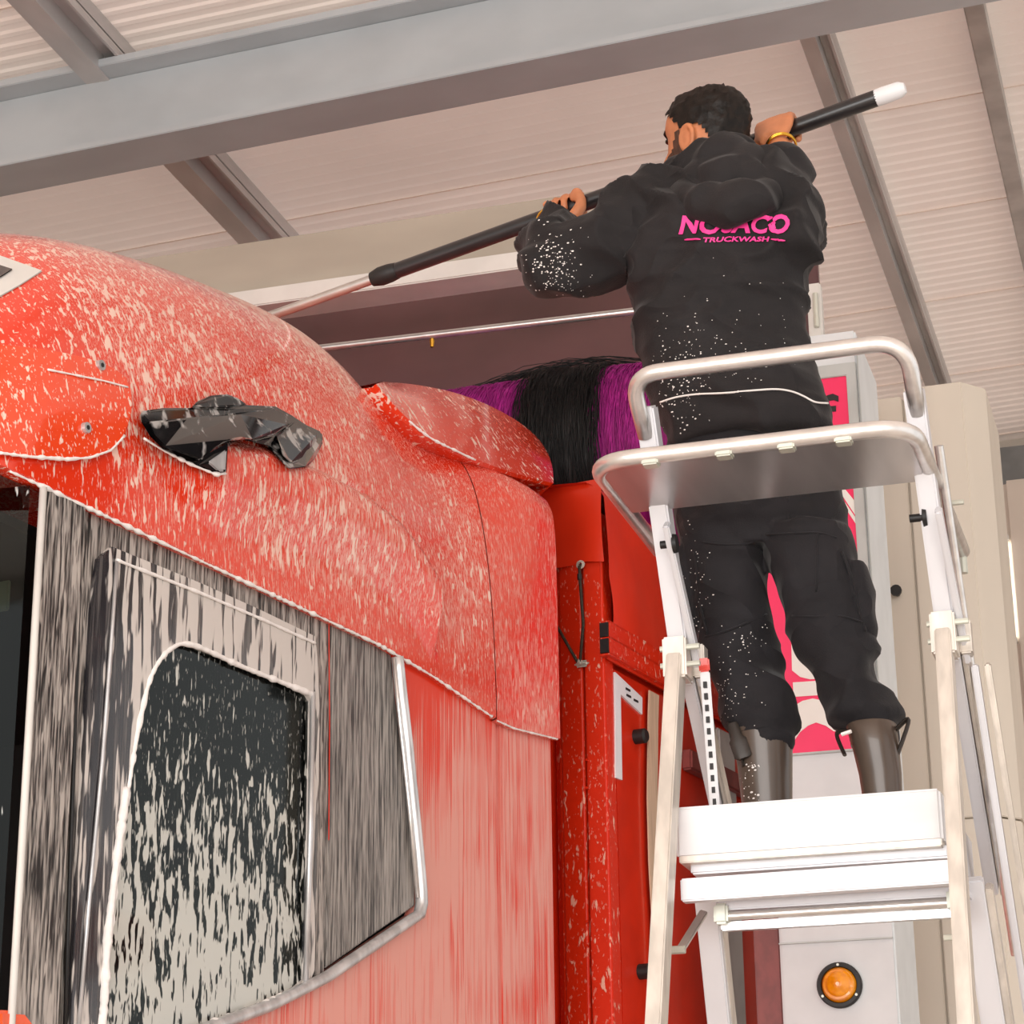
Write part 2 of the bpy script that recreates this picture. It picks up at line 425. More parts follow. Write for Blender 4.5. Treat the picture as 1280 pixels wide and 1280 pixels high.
sm = sheet_mesh(); sm.materials.append(MAT['sheet'])
for i in range(-15, 5):
    o = bpy.data.objects.new('roof_sheet', sm); COL.objects.link(o); o.parent = ceil
    o.location = Vector((0, 8.54+i*SW, 6.06)) - Vector(ceil.location)
# rafter: I-beam across, following the roof's fall
def rafter(Y, x0, x1):
    zb = lambda x: 5.53 + .036*(x+4.1)
    r_ = MB()
    for y0, y1, z0, z1 in ((Y-.02, Y+.20, 0, .028), (Y+.075, Y+.105, .028, .34), (Y-.02, Y+.20, .34, .372)):
        vs = [(x, y, zb(x)+z) for x in (x0, x1) for z in (z0, z1) for y in (y0, y1)]
        r_.add(vs, [(0,1,3,2),(4,6,7,5),(0,4,5,1),(2,3,7,6),(0,2,6,4),(1,5,7,3)])
    return r_
o = rafter(6.9, -7.2, 2.8).build('rafter', MAT['galv'], bevel=.003); struct(o); o.name = 'trim_1'
lab(o, 'grey galvanised steel roof beam running across the hall')
# purlins: C sections along the hall, resting on the rafter
def purlin(x0, x1, mat, name, h=.14):
    p = MB(); z = rz(x0)-h
    xm_ = x0+(x1-x0)*.55
    p.box(x0, xm_, -2, 12.6, z, z+h)
    p.box(xm_, x1, -2, 12.6, z+.075, z+h)
    p.box(x1-.01, x1, -2, 12.6, z+.04, z+.08)
    o = struct(p.build(name, mat)); return o
lab(purlin(-3.775, -3.60, MAT['purlin'], 'trim_2'), 'grey steel roof purlin above the truck cab')
lab(purlin(-1.155, -1.05, MAT['purlin'], 'trim_3'), 'grey steel roof purlin above the worker')
o = struct(MB().box(-.548, -.474, -2, 12.6, rz(-.5)-.1, rz(-.5)-.005).build('trim_4', MAT['galvpale'], bevel=.004)); lab(o, 'pale galvanised rail under the bright roof sheets')
# end wall with eaves beam
wb = struct(MB().box(-9, 6, 12.55, 12.75, 0, 6.5).build('wall_back', MAT['wall'], at=(-1.5, 12.65, 0)))
pm = MB().box(0, .94, -.02, 0, 0, 5.4).mesh('wall_panel', bevel=.006); pm.materials.append(MAT['wall'])
for i in range(6):
    o = bpy.data.objects.new('wall_panel', pm); COL.objects.link(o); o.parent = wb
    o.location = Vector((-3.0+i*.96, 12.55, .05)) - Vector(wb.location)
o = struct(MB().box(-9, 6, 12.35, 12.55, 5.62, 6.0).build('trim_5', MAT['darkgrey'])); lab(o, 'dark grey eaves beam on the end wall')
struct(MB().box(-9.1, -9, -9, 12.7, 0, 6.5).build('wall_left_blocker', MAT['wall'], at=(-9.05, 3, 0)))  # unseen wall, added to keep bright sky out of the windscreen's reflection
# ================================================================== TRUCK
truck = thing('truck', 'red truck cab streaming with white foam, in front of the red trailer', 'truck', (TROOT.x, TROOT.y, 0), rotz=-TA, local=True)
def T(bld, name, mat, parent=None, **k): return bld.build(name, mat, parent or truck, at=(0, 0, 0), **k)
H_ = smooth_tab([(2.95, 3.30), (3.1, 3.43), (3.3, 3.57), (3.5, 3.655), (3.75, 3.725), (4.0, 3.775), (4.3, 3.815), (4.48, 3.80), (4.62, 3.72), (4.78, 3.63), (5.0, 3.575), (5.3, 3.545)])
IN_ = smooth_tab([(0, 0), (.25, .018), (.5, .06), (.7, .125), (.84, .21), (.93, .33), (.98, .5), (1.0, .75), ])
ZL = 2.868
def corner(s, z):     # plan-view rounding of the cab's front corner
    d = 3.08 + .55*(z-ZL) - s
    if d <= 0: return 0
    R = .46; d = min(d, R-.0005); return R - math.sqrt(R*R-d*d)
crease = [side(x, y, 2.66) for x, y in ((255, 545), (330, 562), (400, 592), (440, 615), (472, 640), (497, 675), (517, 714))]
def bulge(s, z):
    "swage: the skin below the crease stands proud, fading out downwards"
    y = s-4.0
    if y < crease[0].y-.25 or y > crease[-1].y: return 0
    zc = lerp([(c.y, c.z) for c in crease], y)
    d = zc - z
    if d < -.012: return 0
    f = sstep(-.004, .045, d)*(1-sstep(.06, .26, d)) - .22*math.exp(-((d-.001)/.005)**2)
    return .036*f*sstep(crease[0].y-.25, crease[0].y, y)
IN2_ = smooth_tab([(0, 0), (.6, .002), (.8, .006), (.9, .02), (.95, .06), (.98, .2), (1.0, .6)])
def fx(s, z):      # fairing skin, truck-local x
    t = min(1, max(0, (z-ZL)/(H_(s)-ZL))); w_ = sstep(4.45, 5.2, s)
    return 1.25 - IN_(t)*(1-w_) - IN2_(t)*w_ - corner(s, z) + bulge(s, z)
def onfair(px, py, proud=0):
    off = 2.62
    for _ in range(30):
        p = side(px, py, off); off = .5*off + .5*(2.6 + (1.25-fx(p.y+4, p.z)) - proud)
    return side(px, py, off)
def fair_rows(s0, s1, ns, zb):
    rows = []
    for i in range(ns+1):
        s = s0+(s1-s0)*i/ns; row = []
        row.append(Vector((fx(s, zb(s))-.045, s-4, zb(s)+.004)))
        row.append(Vector((fx(s, zb(s))-.012, s-4, zb(s)-.004)))
        nt_ = 110
        for k in range(nt_+1):
            t = k/nt_; z = zb(s) + (H_(s)-zb(s))*(1-(1-t)**1.8)
            row.append(Vector((fx(s, z), s-4, z)))
        xe = row[-1].x
        for k in range(1, 5): row.append(Vector((xe*(1-k/4), s-4, H_(s)+.02*math.sin(k/4*math.pi/2))))
        rows.append(row)
    return rows
def mirror(b):
    n = len(b.v); b.v += [Vector((-p.x, p.y, p.z)) for p in b.v[:n]]; b.f += [tuple(i+n for i in reversed(f)) for f in list(b.f)]; return b
zlip = lambda s: lerp([(2.9, 2.868), (4.35, 2.868), (4.6, 2.852), (4.9, 2.818), (5.3, 2.818)], s)
fb = MB().grid(fair_rows(2.965, 4.898, 150, zlip)); fairing = T(mirror(fb), 'roof_fairing', MAT['fairing'], smooth=.6)
fb = MB().grid(fair_rows(4.902, 5.25, 24, lambda s: 2.815+.10*max(0, s-5.0)))
for p in fb.v: pass
flap = T(mirror(fb), 'side_flap', MAT['flap'], smooth=.6)
# closing skins: front of the fairing and the rear wall
T(MB().grid([[Vector((fx(2.966, z)*(1-k/3), 2.97-4-.04*math.sin(k/3*1.57), z)) for k in range(4)] for z in [2.868+i*.05 for i in range(9)]]), 'fairing_front', MAT['fairing'])
T(MB().box(-1.2, 1.2, 1.16, 1.20, .95, 3.5), 'rear_wall', MAT['red'], bevel=.01)
# lower body: quarter side behind the windows, below the chrome line
XB = 1.232
def side_poly(pts, x): return [Vector((x, side(px, py, 3.85-x).y, side(px, py, 3.85-x).z)) for px, py in pts]
trim_px = [(491, 822), (496, 870), (503, 930), (511, 1010), (517, 1070), (522, 1128), (519, 1143), (470, 1176), (402, 1222), (330, 1258), (255, 1285), (60, 1345)]
tp = side_poly(trim_px, XB)
q = [Vector((XB, p.y, p.z)) for p in tp] + [Vector((XB, -.95, 1.0)), Vector((XB, .93, 1.0)), Vector((XB, .93, 2.9)), Vector((XB, tp[0].y, 2.9))]
T(MB().prism(q, (-.03, 0, 0)), 'quarter_panel', MAT['quarter'], bevel=.002)
T(MB().prism([Vector((XB-.002, .944, 1.0)), Vector((XB-.006, 1.252, 1.0)), Vector((XB-.006, 1.252, 2.9)), Vector((XB-.002, .944, 2.9))], (-.05, 0, 0)), 'rear_side_panel', MAT['quarter'], bevel=.012, seg=3)
T(MB().box(-1.25, -1.2, -.95, 1.25, 1.0, 2.9), 'off_side_panel', MAT['red'], bevel=.01)
T(MB().box(-1.2, 1.2, -1.02, -.98, .45, 1.75), 'front_grille_panel', MAT['red'], bevel=.02)
T(MB().box(-1.15, 1.15, -.95, 1.18, .85, 1.05), 'cab_floor', MAT['interior'])
# chrome trim and its foam
tr = resample([Vector((XB+.012, p.y, p.z)) for p in tp], 70)
trim_o = T(MB().tube(tr, [(.016, .013)]*70, 8), 'chrome_trim', MAT['chrome'], smooth=True)
lab(trim_o, 'wet chrome strip along the window line')
def bead(path, r, n=0, jit=.5, name='foam_bead', parent=None, seed=1):
    rnd = random.Random(seed); L = sum((a-b).length for a, b in zip(path, path[1:])); n = n or max(12, int(L/.008))
    pts = resample(path, n); rs = [r*(1-jit/2+jit*abs(noise.noise(Vector((i*.33, seed*3.1, 0))))*1.6) for i in range(n)]
    o = T(MB().tube(pts, rs, 7), name, MAT['foam'], parent, smooth=True); return o
bead([Vector((fx(p, zlip(p))-.004, p-4, zlip(p)-.003)) for p in [3.05+i*.03 for i in range(62)]], .0042, seed=3, jit=1.2, parent=fairing)
bead([Vector((fx(p, 2.83)-.004, p-4, 2.815+.10*max(0, p-5.0)-.002)) for p in [4.91+i*.03 for i in range(12)]], .0035, seed=9, jit=1.0, parent=flap)
# windscreen and A-pillar (wrapping the corner)
s_p0 = side(46, 620, 2.615).y+4; s_p1 = side(100, 640, 2.615).y+4
def wx(s):
    d = s_p0+.01 - s
    if d <= 0: return 1.235
    R_ = .34; d = min(d, R_-.001); return 1.235-(R_-math.sqrt(R_*R_-d*d))
rows = []
for i in range(13):
    z = 1.5 + (2.862-1.5)*i/12
    rows.append([Vector((x_, s_p0-4-.02-.16*(1-(x_/1.235)**2), z)) for x_ in (1.235, 1.2, 1.15, 1.1, 1.0, .8, .5, 0)])
scr = T(MB().grid(rows), 'windscreen', MAT['screen'], smooth=True, fix=False)
rows = [[Vector((wx(s)+.012, s-4, 1.3+(2.866-1.3)*i/12)) for s in [s_p0+(s_p1-s_p0)*k/6 for k in range(7)]] for i in range(13)]
ap = MB().grid(rows); ap.add([p-Vector((.03, 0, 0)) for p in ap.v], []); T(ap, 'pillar', MAT['black'], smooth=True)
lab(T(MB().tube([Vector((1.249, s_p0-4.0, 1.3)), Vector((1.249, s_p0-4.0, 2.3)), Vector((1.249, s_p0-4.0, 2.862))], .007, 10), 'pillar_seal', MAT['flange'], smooth=True), 'pale foam-covered strip down the windscreen edge')
# door with window opening
XD = 1.238
def sp(pts, x): return side_poly(pts, x)
outer = [(102, 612), (180, 648), (260, 686), (340, 726), (411, 760), (411, 860), (410, 980), (408, 1100), (405, 1222), (330, 1256), (255, 1284), (165, 1310), (82, 1330), (86, 1180), (92, 1000), (97, 800)]
inner = [(188, 846), (203, 822), (232, 803), (300, 830), (350, 850), (391, 867), (390, 960), (388, 1060), (386, 1140), (383, 1228), (330, 1252), (255, 1280), (118, 1326), (131, 1200), (147, 1060), (166, 940)]
outer = [outer[-2], outer[-1]] + outer[:-2]
outer = [(94, 900), (98, 760), (102, 612), (205, 660), (310, 711), (411, 760), (411, 880), (410, 1000), (408, 1110), (405, 1222), (330, 1258), (255, 1286), (78, 1345), (82, 1250), (86, 1130), (90, 1010)]
door = T(MB().frame(sp(outer, XD-.01), sp(inner, XD-.01), (-.03, 0, 0)), 'door', MAT['black'], bevel=.002)
T(MB().tube(sp([(103, 616), (98, 760), (92, 960), (86, 1130), (80, 1330)], XD-.004), .0042, 6), 'door_seal', MAT['rubber'], door, smooth=True)
# raised inner window frame on the door
o2 = [(116, 760), (122, 700), (140, 683), (250, 728), (330, 764), (396, 796), (400, 890), (398, 1000), (396, 1110), (393, 1230), (335, 1256), (255, 1284), (86, 1338), (92, 1200), (100, 1050), (108, 900)]
o3 = resample(sp(o2, XD), 64, True); i3 = resample(sp(inner, XD), 64, True)
# align starts
def align(o_, i_):
    c = sum(i_, Vector())/len(i_); ang = lambda p: math.atan2(p.z-c.z, p.y-c.y)
    k = min(range(len(i_)), key=lambda k: abs((ang(i_[k])-ang(o_[0])+math.pi) % (2*math.pi)-math.pi)); return i_[k:]+i_[:k]
wf = T(MB().frame(o3, align(o3, i3), (-.022, 0, 0)), 'window_frame', MAT['doorframe'], door, bevel=.004)
# frame ridge line
rid = sp([(146, 702), (140, 790), (128, 950), (112, 1120), (98, 1290)], XD+.004)
T(MB().tube(rid, .004, 6), 'chrome_strip', MAT['chrome'], door, smooth=True)
rid = sp([(146, 700), (250, 741), (330, 775), (394, 804)], XD+.003)
bead(rid, .0038, parent=door, seed=5)
T(MB().tube(sp([(391, 865), (388, 1040), (382, 1232)], XD+.001), .006, 8), 'glass_channel', MAT['chrome'], door, smooth=True)
# foam running on the seal of the pane
bead(catmull(sp([(391, 868), (350, 852), (300, 832), (240, 806), (212, 812), (190, 842), (176, 892), (164, 960), (150, 1060), (136, 1180), (120, 1320)], XD-.001), 6), .0062, seed=4, jit=.7, parent=door)
bead(sp([(158, 985), (146, 1070), (134, 1170), (126, 1320)], XD+.002), .009, seed=14, jit=.5, parent=door)
bead(sp([(128, 1322), (255, 1283), (330, 1256), (392, 1226)], XD+.004), .008, seed=6, jit=.8, parent=door)
pane = T(MB().prism(sp(inner, XD-.012), (-.004, 0, 0)), 'door_window', MAT['pane'], door)
T(MB().tube(sp([(411, 762), (412, 900), (411, 1050)], XD-.006), .0013, 6), 'red_edge_line', MAT['red'], door)
# rear quarter panel (black, filmed)
qp = [(414, 763), (450, 781), (487, 799), (494, 870), (502, 940), (511, 1020), (518, 1100), (519, 1132), (470, 1166), (408, 1210)]
T(MB().prism(sp(qp, XD-.008), (-.02, 0, 0)), 'rear_quarter_window', MAT['rearblack'], bevel=.003)
lab(T(MB().tube(sp([(492, 822), (500, 900), (512, 1010), (522, 1122)], XD+.004), .0055, 8), 'chrome_strip', MAT['tubem'], smooth=True), 'bright chrome edge of the rear quarter window')
# cab interior: liner, seat, curtain
T(MB().box(-1.1, 1.15, .62, .66, 1.05, 2.86), 'sleeper_partition', MAT['interior'])
T(MB().box(.35, .85, .12, .28, 1.3, 2.12).box(.45, .75, .14, .26, 2.14, 2.34), 'seat_back', MAT['interior'], bevel=.04, seg=3)
T(MB().grid([[Vector((1.12+.02*math.sin(k*1.9), .02+k*.022, z)) for k in range(14)] for z in (1.8, 2.3, 2.85)]), 'cab_curtain', MAT['curtain'], smooth=True)
T(MB().box(-1.1, 1.1, -.95, .6, 2.84, 2.86), 'cab_ceiling', MAT['interior'])
c = side(6, 745, 2.78); T(MB().box(c.x-.10, c.x+.012, c.y-.004, c.y+.004, c.z-.03, c.z+.03), 'visor_card', MAT['palegreen'], bevel=.003)
# orange corner marker at the foot of the pillar
c = side_poly([(0, 1262), (32, 1264), (60, 1300), (0, 1320)], 1.25)
mk = T(MB().prism(c, (-.05, 0, 0)), 'corner_marker', MAT['amberlite'], bevel=.006)
# visor side plate with bolts
vp = [(-60, 424), (0, 430), (60, 437), (105, 446), (140, 458), (158, 472), (166, 494), (164, 520), (155, 545), (138, 563), (112, 572), (85, 574), (40, 571), (0, 566), (-60, 556)]
ring = resample([onfair(x, y, .012) for x, y in vp], 48, True)
cc = sum(ring, Vector())/48
b = MB(); rws = []
for k, (fsc, lift) in enumerate(((1.0, -.016), (1.0, -.002), (.985, .002), (.6, .0), (.25, .0))):
    row = []
    for p in ring:
        qd = cc.lerp(p, fsc); x = fx(qd.y+4, qd.z) + .012 + lift if qd.y > -1.02 else p.x+lift
        row.append(Vector((x, qd.y, qd.z)))
    rws.append(row)
n = 48; vs = [p for r_ in rws for p in r_]; b.rings(vs, len(rws), n, True)
vis = T(b, 'visor_plate', MAT['visor'], smooth=.7)
for px, py in ((125, 457), (107, 535)):
    p = onfair(px, py, .014); m_ = MB().tube([p+Vector((-.01, 0, 0)), p+Vector((.006, 0, 0))], [.0115, .0105], 16)
    bo = T(m_, 'bolt', MAT['chrome'], vis, smooth=.6); T(MB().tube([p+Vector((.0, 0, 0)), p+Vector((.007, 0, 0))], .005, 6), 'bolt_socket', MAT['rubber'], bo)
ln = [onfair(x, y, .0155) for x, y in ((60, 462), (100, 470), (130, 476), (160, 484))]
bead(ln, .0022, parent=vis, seed=8)
bead([onfair(x, y, .012) for x, y in ((0, 566), (40, 571), (85, 574), (112, 572), (138, 563), (155, 545))], .0042, parent=vis, seed=12, jit=1)
# position lamp by the roof's front corner
lq = [onfair(x, y, .008) for x, y in ((-40, 312), (0, 320), (56, 338), (28, 356), (0, 372), (-40, 392))]
lamp = T(MB().prism(lq, (-.03, 0, 0)), 'position_lamp', MAT['flange'], bevel=.004)
lq = [onfair(x, y, .011) for x, y in ((-30, 328), (0, 330), (18, 336), (2, 346), (-30, 356))]
T(MB().prism(lq, (-.02, 0, 0)), 'lamp_lens', MAT['glossblack'], lamp, bevel=.003)
# black mirror mount
def relief(outl, p0, p1, name, mat, parent=None, bev=.004, inset=.93):
    a = [onfair(x, y, p0) for x, y in outl]; c_ = sum(a, Vector())/len(a)
    bb = [c_.lerp(onfair(x, y, p1), inset) for x, y in outl]
    off = Vector((0, 0, 0)); n = len(a); m_ = MB()
    m_.add(a+bb, [tuple(range(n)), tuple(range(2*n-1, n-1, -1))]+[(i, i+n, (i+1) % n+n, (i+1) % n) for i in range(n)])
    return T(m_, name, mat, parent, bevel=bev)
mm = relief([(176, 514), (205, 510), (236, 510), (300, 506), (345, 508), (366, 520), (384, 532), (402, 540), (404, 552), (394, 574), (384, 583), (362, 587), (350, 575), (336, 558), (318, 553), (300, 549), (285, 556), (283, 592), (270, 592), (240, 580), (204, 562), (188, 546), (177, 528)], -.03, .018, 'mirror_mount', MAT['bracketm'], inset=1.0)
lab(mm, 'glossy black mirror mount smeared with foam')
relief([(236, 511), (244, 502), (262, 494), (285, 492), (300, 498), (312, 507), (290, 512)], -.03, .03, 'mount_cap', MAT['bracketm'], mm)
relief([(182, 527), (230, 522), (300, 515), (346, 510), (362, 522), (362, 532), (345, 543), (318, 551), (300, 548), (284, 552), (268, 560), (250, 577), (204, 560), (190, 545)], .0, .05, 'mount_arm', MAT['bracketm'], mm, inset=.97)
relief([(342, 545), (366, 525), (400, 542), (392, 570), (364, 582), (352, 570)], .0, .028, 'mount_foot', MAT['bracketm'], mm, inset=.92)
relief([(258, 578), (284, 560), (282, 590), (272, 590)], .0, .04, 'mount_tip', MAT['chrome'], mm, inset=.92)
bead([onfair(x, y, .02) for x, y in ((180, 548), (204, 563), (240, 581), (270, 593), (282, 592))], .004, parent=mm, seed=21, jit=1.2)
# roof spoiler above the rear of the fairing
lowpx = [(470, 480), (500, 514), (535, 544), (570, 562), (600, 576), (645, 592), (692, 604)]
upx = [(478, 477), (520, 481), (565, 490), (605, 504), (640, 522), (662, 538), (676, 552)]
lowp = catmull([side(x, y, 2.72-.06*min(1, i/2.5)) for i, (x, y) in enumerate(lowpx)], 6); upp = catmull([side(x, y, 2.83) for x, y in upx], 6)
rows = []
for a, c_ in zip(lowp, upp):
    row = [a+Vector((-.30, 0, .01)), a+Vector((-.012, 0, -.006)), a]
    for k in range(1, 9):
        t = k/9; p = a.lerp(c_, t); p.x += .012*math.sin(math.pi*t); row.append(p)
    row.append(c_)
    for k in range(1, 5): row.append(Vector((c_.x*(1-k/4), c_.y, c_.z+.006*math.sin(k/4*1.57))))
    rows.append(row)
sb = MB().grid(rows)
last = rows[-1]; sb.add(last + [Vector((p.x*.97, p.y-.05, p.z-.06)) for p in last], [(i, i+1, i+1+len(last), i+len(last)) for i in range(len(last)-1)])
spo = T(mirror(sb), 'roof_spoiler', MAT['spoiler'], smooth=.45)
bead([p+Vector((0, 0, -.003)) for p in lowp[8:24]], .0045, parent=spo, seed=31, jit=1.2)
# chassis and wheels below the frame
T(MB().box(-.5, .5, -.9, 1.5, .55, .86), 'chassis', MAT['rubber'], bevel=.02)
def wheel(x, y, parent, flip):
    prof = [(.20, -.14), (.28, -.15), (.48, -.15), (.515, -.12), (.52, 0), (.515, .12), (.48, .15), (.28, .15), (.22, .05), (.10, .05), (.08, .11), (.01, .11)]
    nseg = 36; vs = []
    for r_, w_ in prof:
        for k in range(nseg):
            t = 2*math.pi*k/nseg; vs.append(Vector((x+w_*flip, y+r_*math.cos(t), .52+r_*math.sin(t))))
    return T(MB().rings(vs, len(prof), nseg), 'wheel', MAT['rubber'], parent, smooth=.6)
for x_ in (-1.05, 1.05): wheel(x_, -.35, truck, 1 if x_ > 0 else -1)

# ================================================================== TRAILER
trailer = thing('trailer', 'red tarpaulin-covered trailer body close behind the foamed truck cab', 'trailer', (TROOT.x, TROOT.y, 0), rotz=-TA, local=True)
TS = 5.54; TY = TS-4.0; TX = 1.25; TE = 5.4
def R(bld, name, mat, parent=None, **k): return bld.build(name, mat, parent or trailer, at=(0, 0, 0), **k)
R(MB().box(-TX+.02, TX-.02, TY+.03, TE, .95, 3.50), 'body_shell', MAT['red'], bevel=.01)
R(MB().box(-TX, TX-.17, TY-.005, TY+.04, .95, 3.52), 'front_wall', MAT['red'], bevel=.005)
# corner post: two vertical folds
zb_ = .95
R(MB().prism([(TX, TY-.012, zb_), (TX-.060, TY-.014, zb_), (TX-.062, TY+.05, zb_), (TX, TY+.05, zb_)], (0, 0, 2.60)), 'corner_post', MAT['postred'], bevel=.006, seg=3)
R(MB().prism([(TX-.066, TY-.014, zb_), (TX-.14, TY-.004, zb_), (TX-.17, TY+.02, zb_), (TX-.17, TY+.05, zb_), (TX-.066, TY+.05, zb_)], (0, 0, 2.60)), 'corner_post', MAT['postred'], bevel=.006, seg=3)
for py in (950, 985, 1152, 1182):
    p = front(734, py, TS-.014); R(MB().tube([p, p+Vector((0, -.004, 0))], .004, 8), 'rivet', MAT['red'])
# tarpaulin
zt = front(730, 603, TS).z
p0 = front(697, 712, TS-.02); p1 = front(752, 718, TS-.02)
rows = []
for j in range(13):
    v = j/12; row = []
    for i in range(25):
        u = i/24; x = TX+.012 - u*1.2
        zlow = p0.z + (.0 if u < .05 else .008) + .006*math.sin(u*40)
        z = zlow + (zt-zlow)*v
        y = TY-.022 - .010*math.sin(u*55)*(1-v) - .012*math.sin(v*3.14)*math.cos(u*22) + .03*max(0, v-.85)/.15*.5
        row.append(Vector((x, y, z)))
    rows.append(row)
R(MB().grid(rows), 'tarpaulin_front', MAT['tarp'], smooth=True)
hem = side(775, 835, 2.595).z
rows = []
for j in range(21):
    v = j/20; row = []
    for i in range(49):
        u = i/48; y = TY-.02 + u*(TE-TY)
        z = hem + (zt-.01-hem)*v
        x = TX+.014 + .012*math.sin(u*30+v*3)*math.sin(v*3.1) - (.05*((v-.9)/.1)**2 if v > .9 else 0)
        if u < .02 and v < .45: y += .035*math.sin(math.pi*min(1, v/.45))
        row.append(Vector((x, y, z)))
    rows.append(row)
R(MB().grid(rows), 'tarpaulin_side', MAT['tarp'], smooth=True)
rows = [[Vector((TX-.035-u/12*(2*TX-.07), TY-.03+v/8*(TE-TY+.03), zt-.012+.05*math.sin(u/12*math.pi)+.008*math.sin(v*2.1+u))) for u in range(13)] for v in range(9)]
R(MB().grid(rows), 'tarpaulin_top', MAT['tarp'], smooth=True)
# hem tube (two-chamber profile) with black blocks standing in for the shade in its open ends
ht = side(771, 787, 2.59); hb = side(776, 829, 2.59)
hz0, hz1 = hb.z, ht.z
prof = R(MB().box(TX-.004, TX+.028, TY-.030, TE, hz0-.004, hz0+.002).box(TX-.004, TX+.028, TY-.03, TE, hz1-.002, hz1+.002).box(TX-.004, TX+.028, TY-.03, TE, (hz0+hz1)/2-.002, (hz0+hz1)/2+.002)
  .box(TX-.004, TX-.001, TY-.03, TE, hz0, hz1).box(TX+.025, TX+.028, TY-.03, TE, hz0, hz1), 'hem_tube', MAT['postred'])
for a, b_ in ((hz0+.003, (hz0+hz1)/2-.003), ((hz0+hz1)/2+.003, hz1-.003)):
    R(MB().box(TX-.001, TX+.025, TY-.034, TY+.01, a, b_), 'tube_mouth_shade', MAT['rubber'], prof)
# eyelet, bungee and hook plate
e = front(726, 706, TS-.036)
nseg = 20; vs = []
for r_, d_ in ((.0125, 0), (.0125, -.004), (.006, -.005), (.0055, 0)):
    for k in range(nseg):
        t = 2*math.pi*k/nseg; vs.append(e+Vector((r_*math.cos(t), d_, r_*math.sin(t))))
R(MB().rings(vs, 4, nseg, False), 'eyelet', MAT['zinc'], smooth=.6)
h = front(726, 829, TS-.028)
bg = R(MB().tube([e+Vector((0, .004, 0)), e+Vector((0, -.010, -.008)), e+Vector((.001, -.010, -.04)), front(729, 780, TS-.03), h+Vector((.002, -.008, .002))], .0045, 8), 'bungee_cord', MAT['bungee'], smooth=True)
R(MB().tube([e+Vector((0, -.01, -.030)), e+Vector((.0005, -.01, -.046))], .0068, 8), 'bungee_clamp', MAT['rubber'], bg)
R(MB().tube([front(690, 772, TS-.03), h+Vector((-.006, -.008, .002))], .0045, 8), 'bungee_cord', MAT['bungee'], smooth=True)
hk = R(MB().box(h.x-.022, h.x+.022, h.y-.002, h.y+.014, h.z-.010, h.z+.009), 'hook_plate', MAT['zinc'], bevel=.0075, seg=3)
R(MB().box(h.x-.007, h.x+.007, h.y-.014, h.y, h.z-.006, h.z+.010), 'hook', MAT['zinc'], hk, bevel=.004)
# L-shaped label, buffers, straps on the side
LX = TX+.004
lpx = [(769, 840), (803, 872), (803, 893), (776, 868), (778, 975), (770, 972)]
lb = R(MB().prism([Vector((LX, side(x, y, 3.85-LX).y, side(x, y, 3.85-LX).z)) for x, y in lpx], (-.012, 0, 0)), 'label_plate', MAT['label'])
for x, y in ((785, 862), (786, 870), (795, 876)):
    c_ = side(x, y, 3.85-LX-.001); R(MB().box(c_.x-.001, c_.x+.001, c_.y-.014, c_.y+.014, c_.z-.003, c_.z+.003), 'print_mark', MAT['blackprint'], lb)
sp_ = [side(x, y, 2.6) for x, y in ((770, 985), (1000, 985))]
R(MB().box(TX-.02, TX-.002, TY+.05, TE-.02, .97, hem-.006), 'side_curtain', MAT['red'], bevel=.004)
for px, py in ((803, 920), (809, 1214)):
    p = side(px, py, 2.58); p.x = TX
    bf = R(MB().tube([p+Vector((-.02, 0, 0)), p+Vector((.028, 0, 0)), p+Vector((.034, 0, 0))], [.021, .021, .015], 18), 'rubber_buffer', MAT['rubber'], smooth=.6)
def band(pts, x, w_, name, mat, par=None):
    pts = [side(px, py, 3.85-x) for px, py in pts]; L_ = [p+Vector((0, -w_*(k_), 0)) for p, k_ in zip(pts, (1, 1, 1, 1, 1, 1))]
    b = MB(); n = len(pts)
    vs = [p+Vector((0, -w_/2, 0)) for p in pts]+[p+Vector((0, w_/2, 0)) for p in pts]
    vs += [p+Vector((-.004, 0, 0)) for p in vs]
    fs = []
    for i in range(n-1): fs += [(i, i+1, n+i+1, n+i), (2*n+i, 3*n+i, 3*n+i+1, 2*n+i+1), (i, 2*n+i, 2*n+i+1, i+1), (n+i, n+i+1, 3*n+i+1, 3*n+i)]
    return R(b.add(vs, fs), name, mat, par, smooth=.5)
band([(818, 866), (817, 900), (816, 1000), (818, 1080), (822, 1150), (824, 1215)], TX+.012, .065, 'strap', MAT['strapbeige'])
rail = side(900, 960, 2.595)
R(MB().box(TX-.005, TX+.03, TY+.5, TE, rail.z-.06, rail.z+.0), 'side_rail', MAT['maroonpost'], bevel=.006)
R(MB().box(TX-.005, TX+.012, 2.30, 2.42, .97, hem-.02), 'side_strip', MAT['galvpale'], bevel=.006)  # pale strip imitating a blurred reflection on the trailer side
for y_ in (3.3, 4.4):
    for x_ in (-1.05, 1.05): wheel(x_, y_, trailer, 1 if x_ > 0 else -1)
R(MB().box(-.5, .5, TY+.2, TE-.1, .6, .97), 'chassis', MAT['rubber'], bevel=.02)

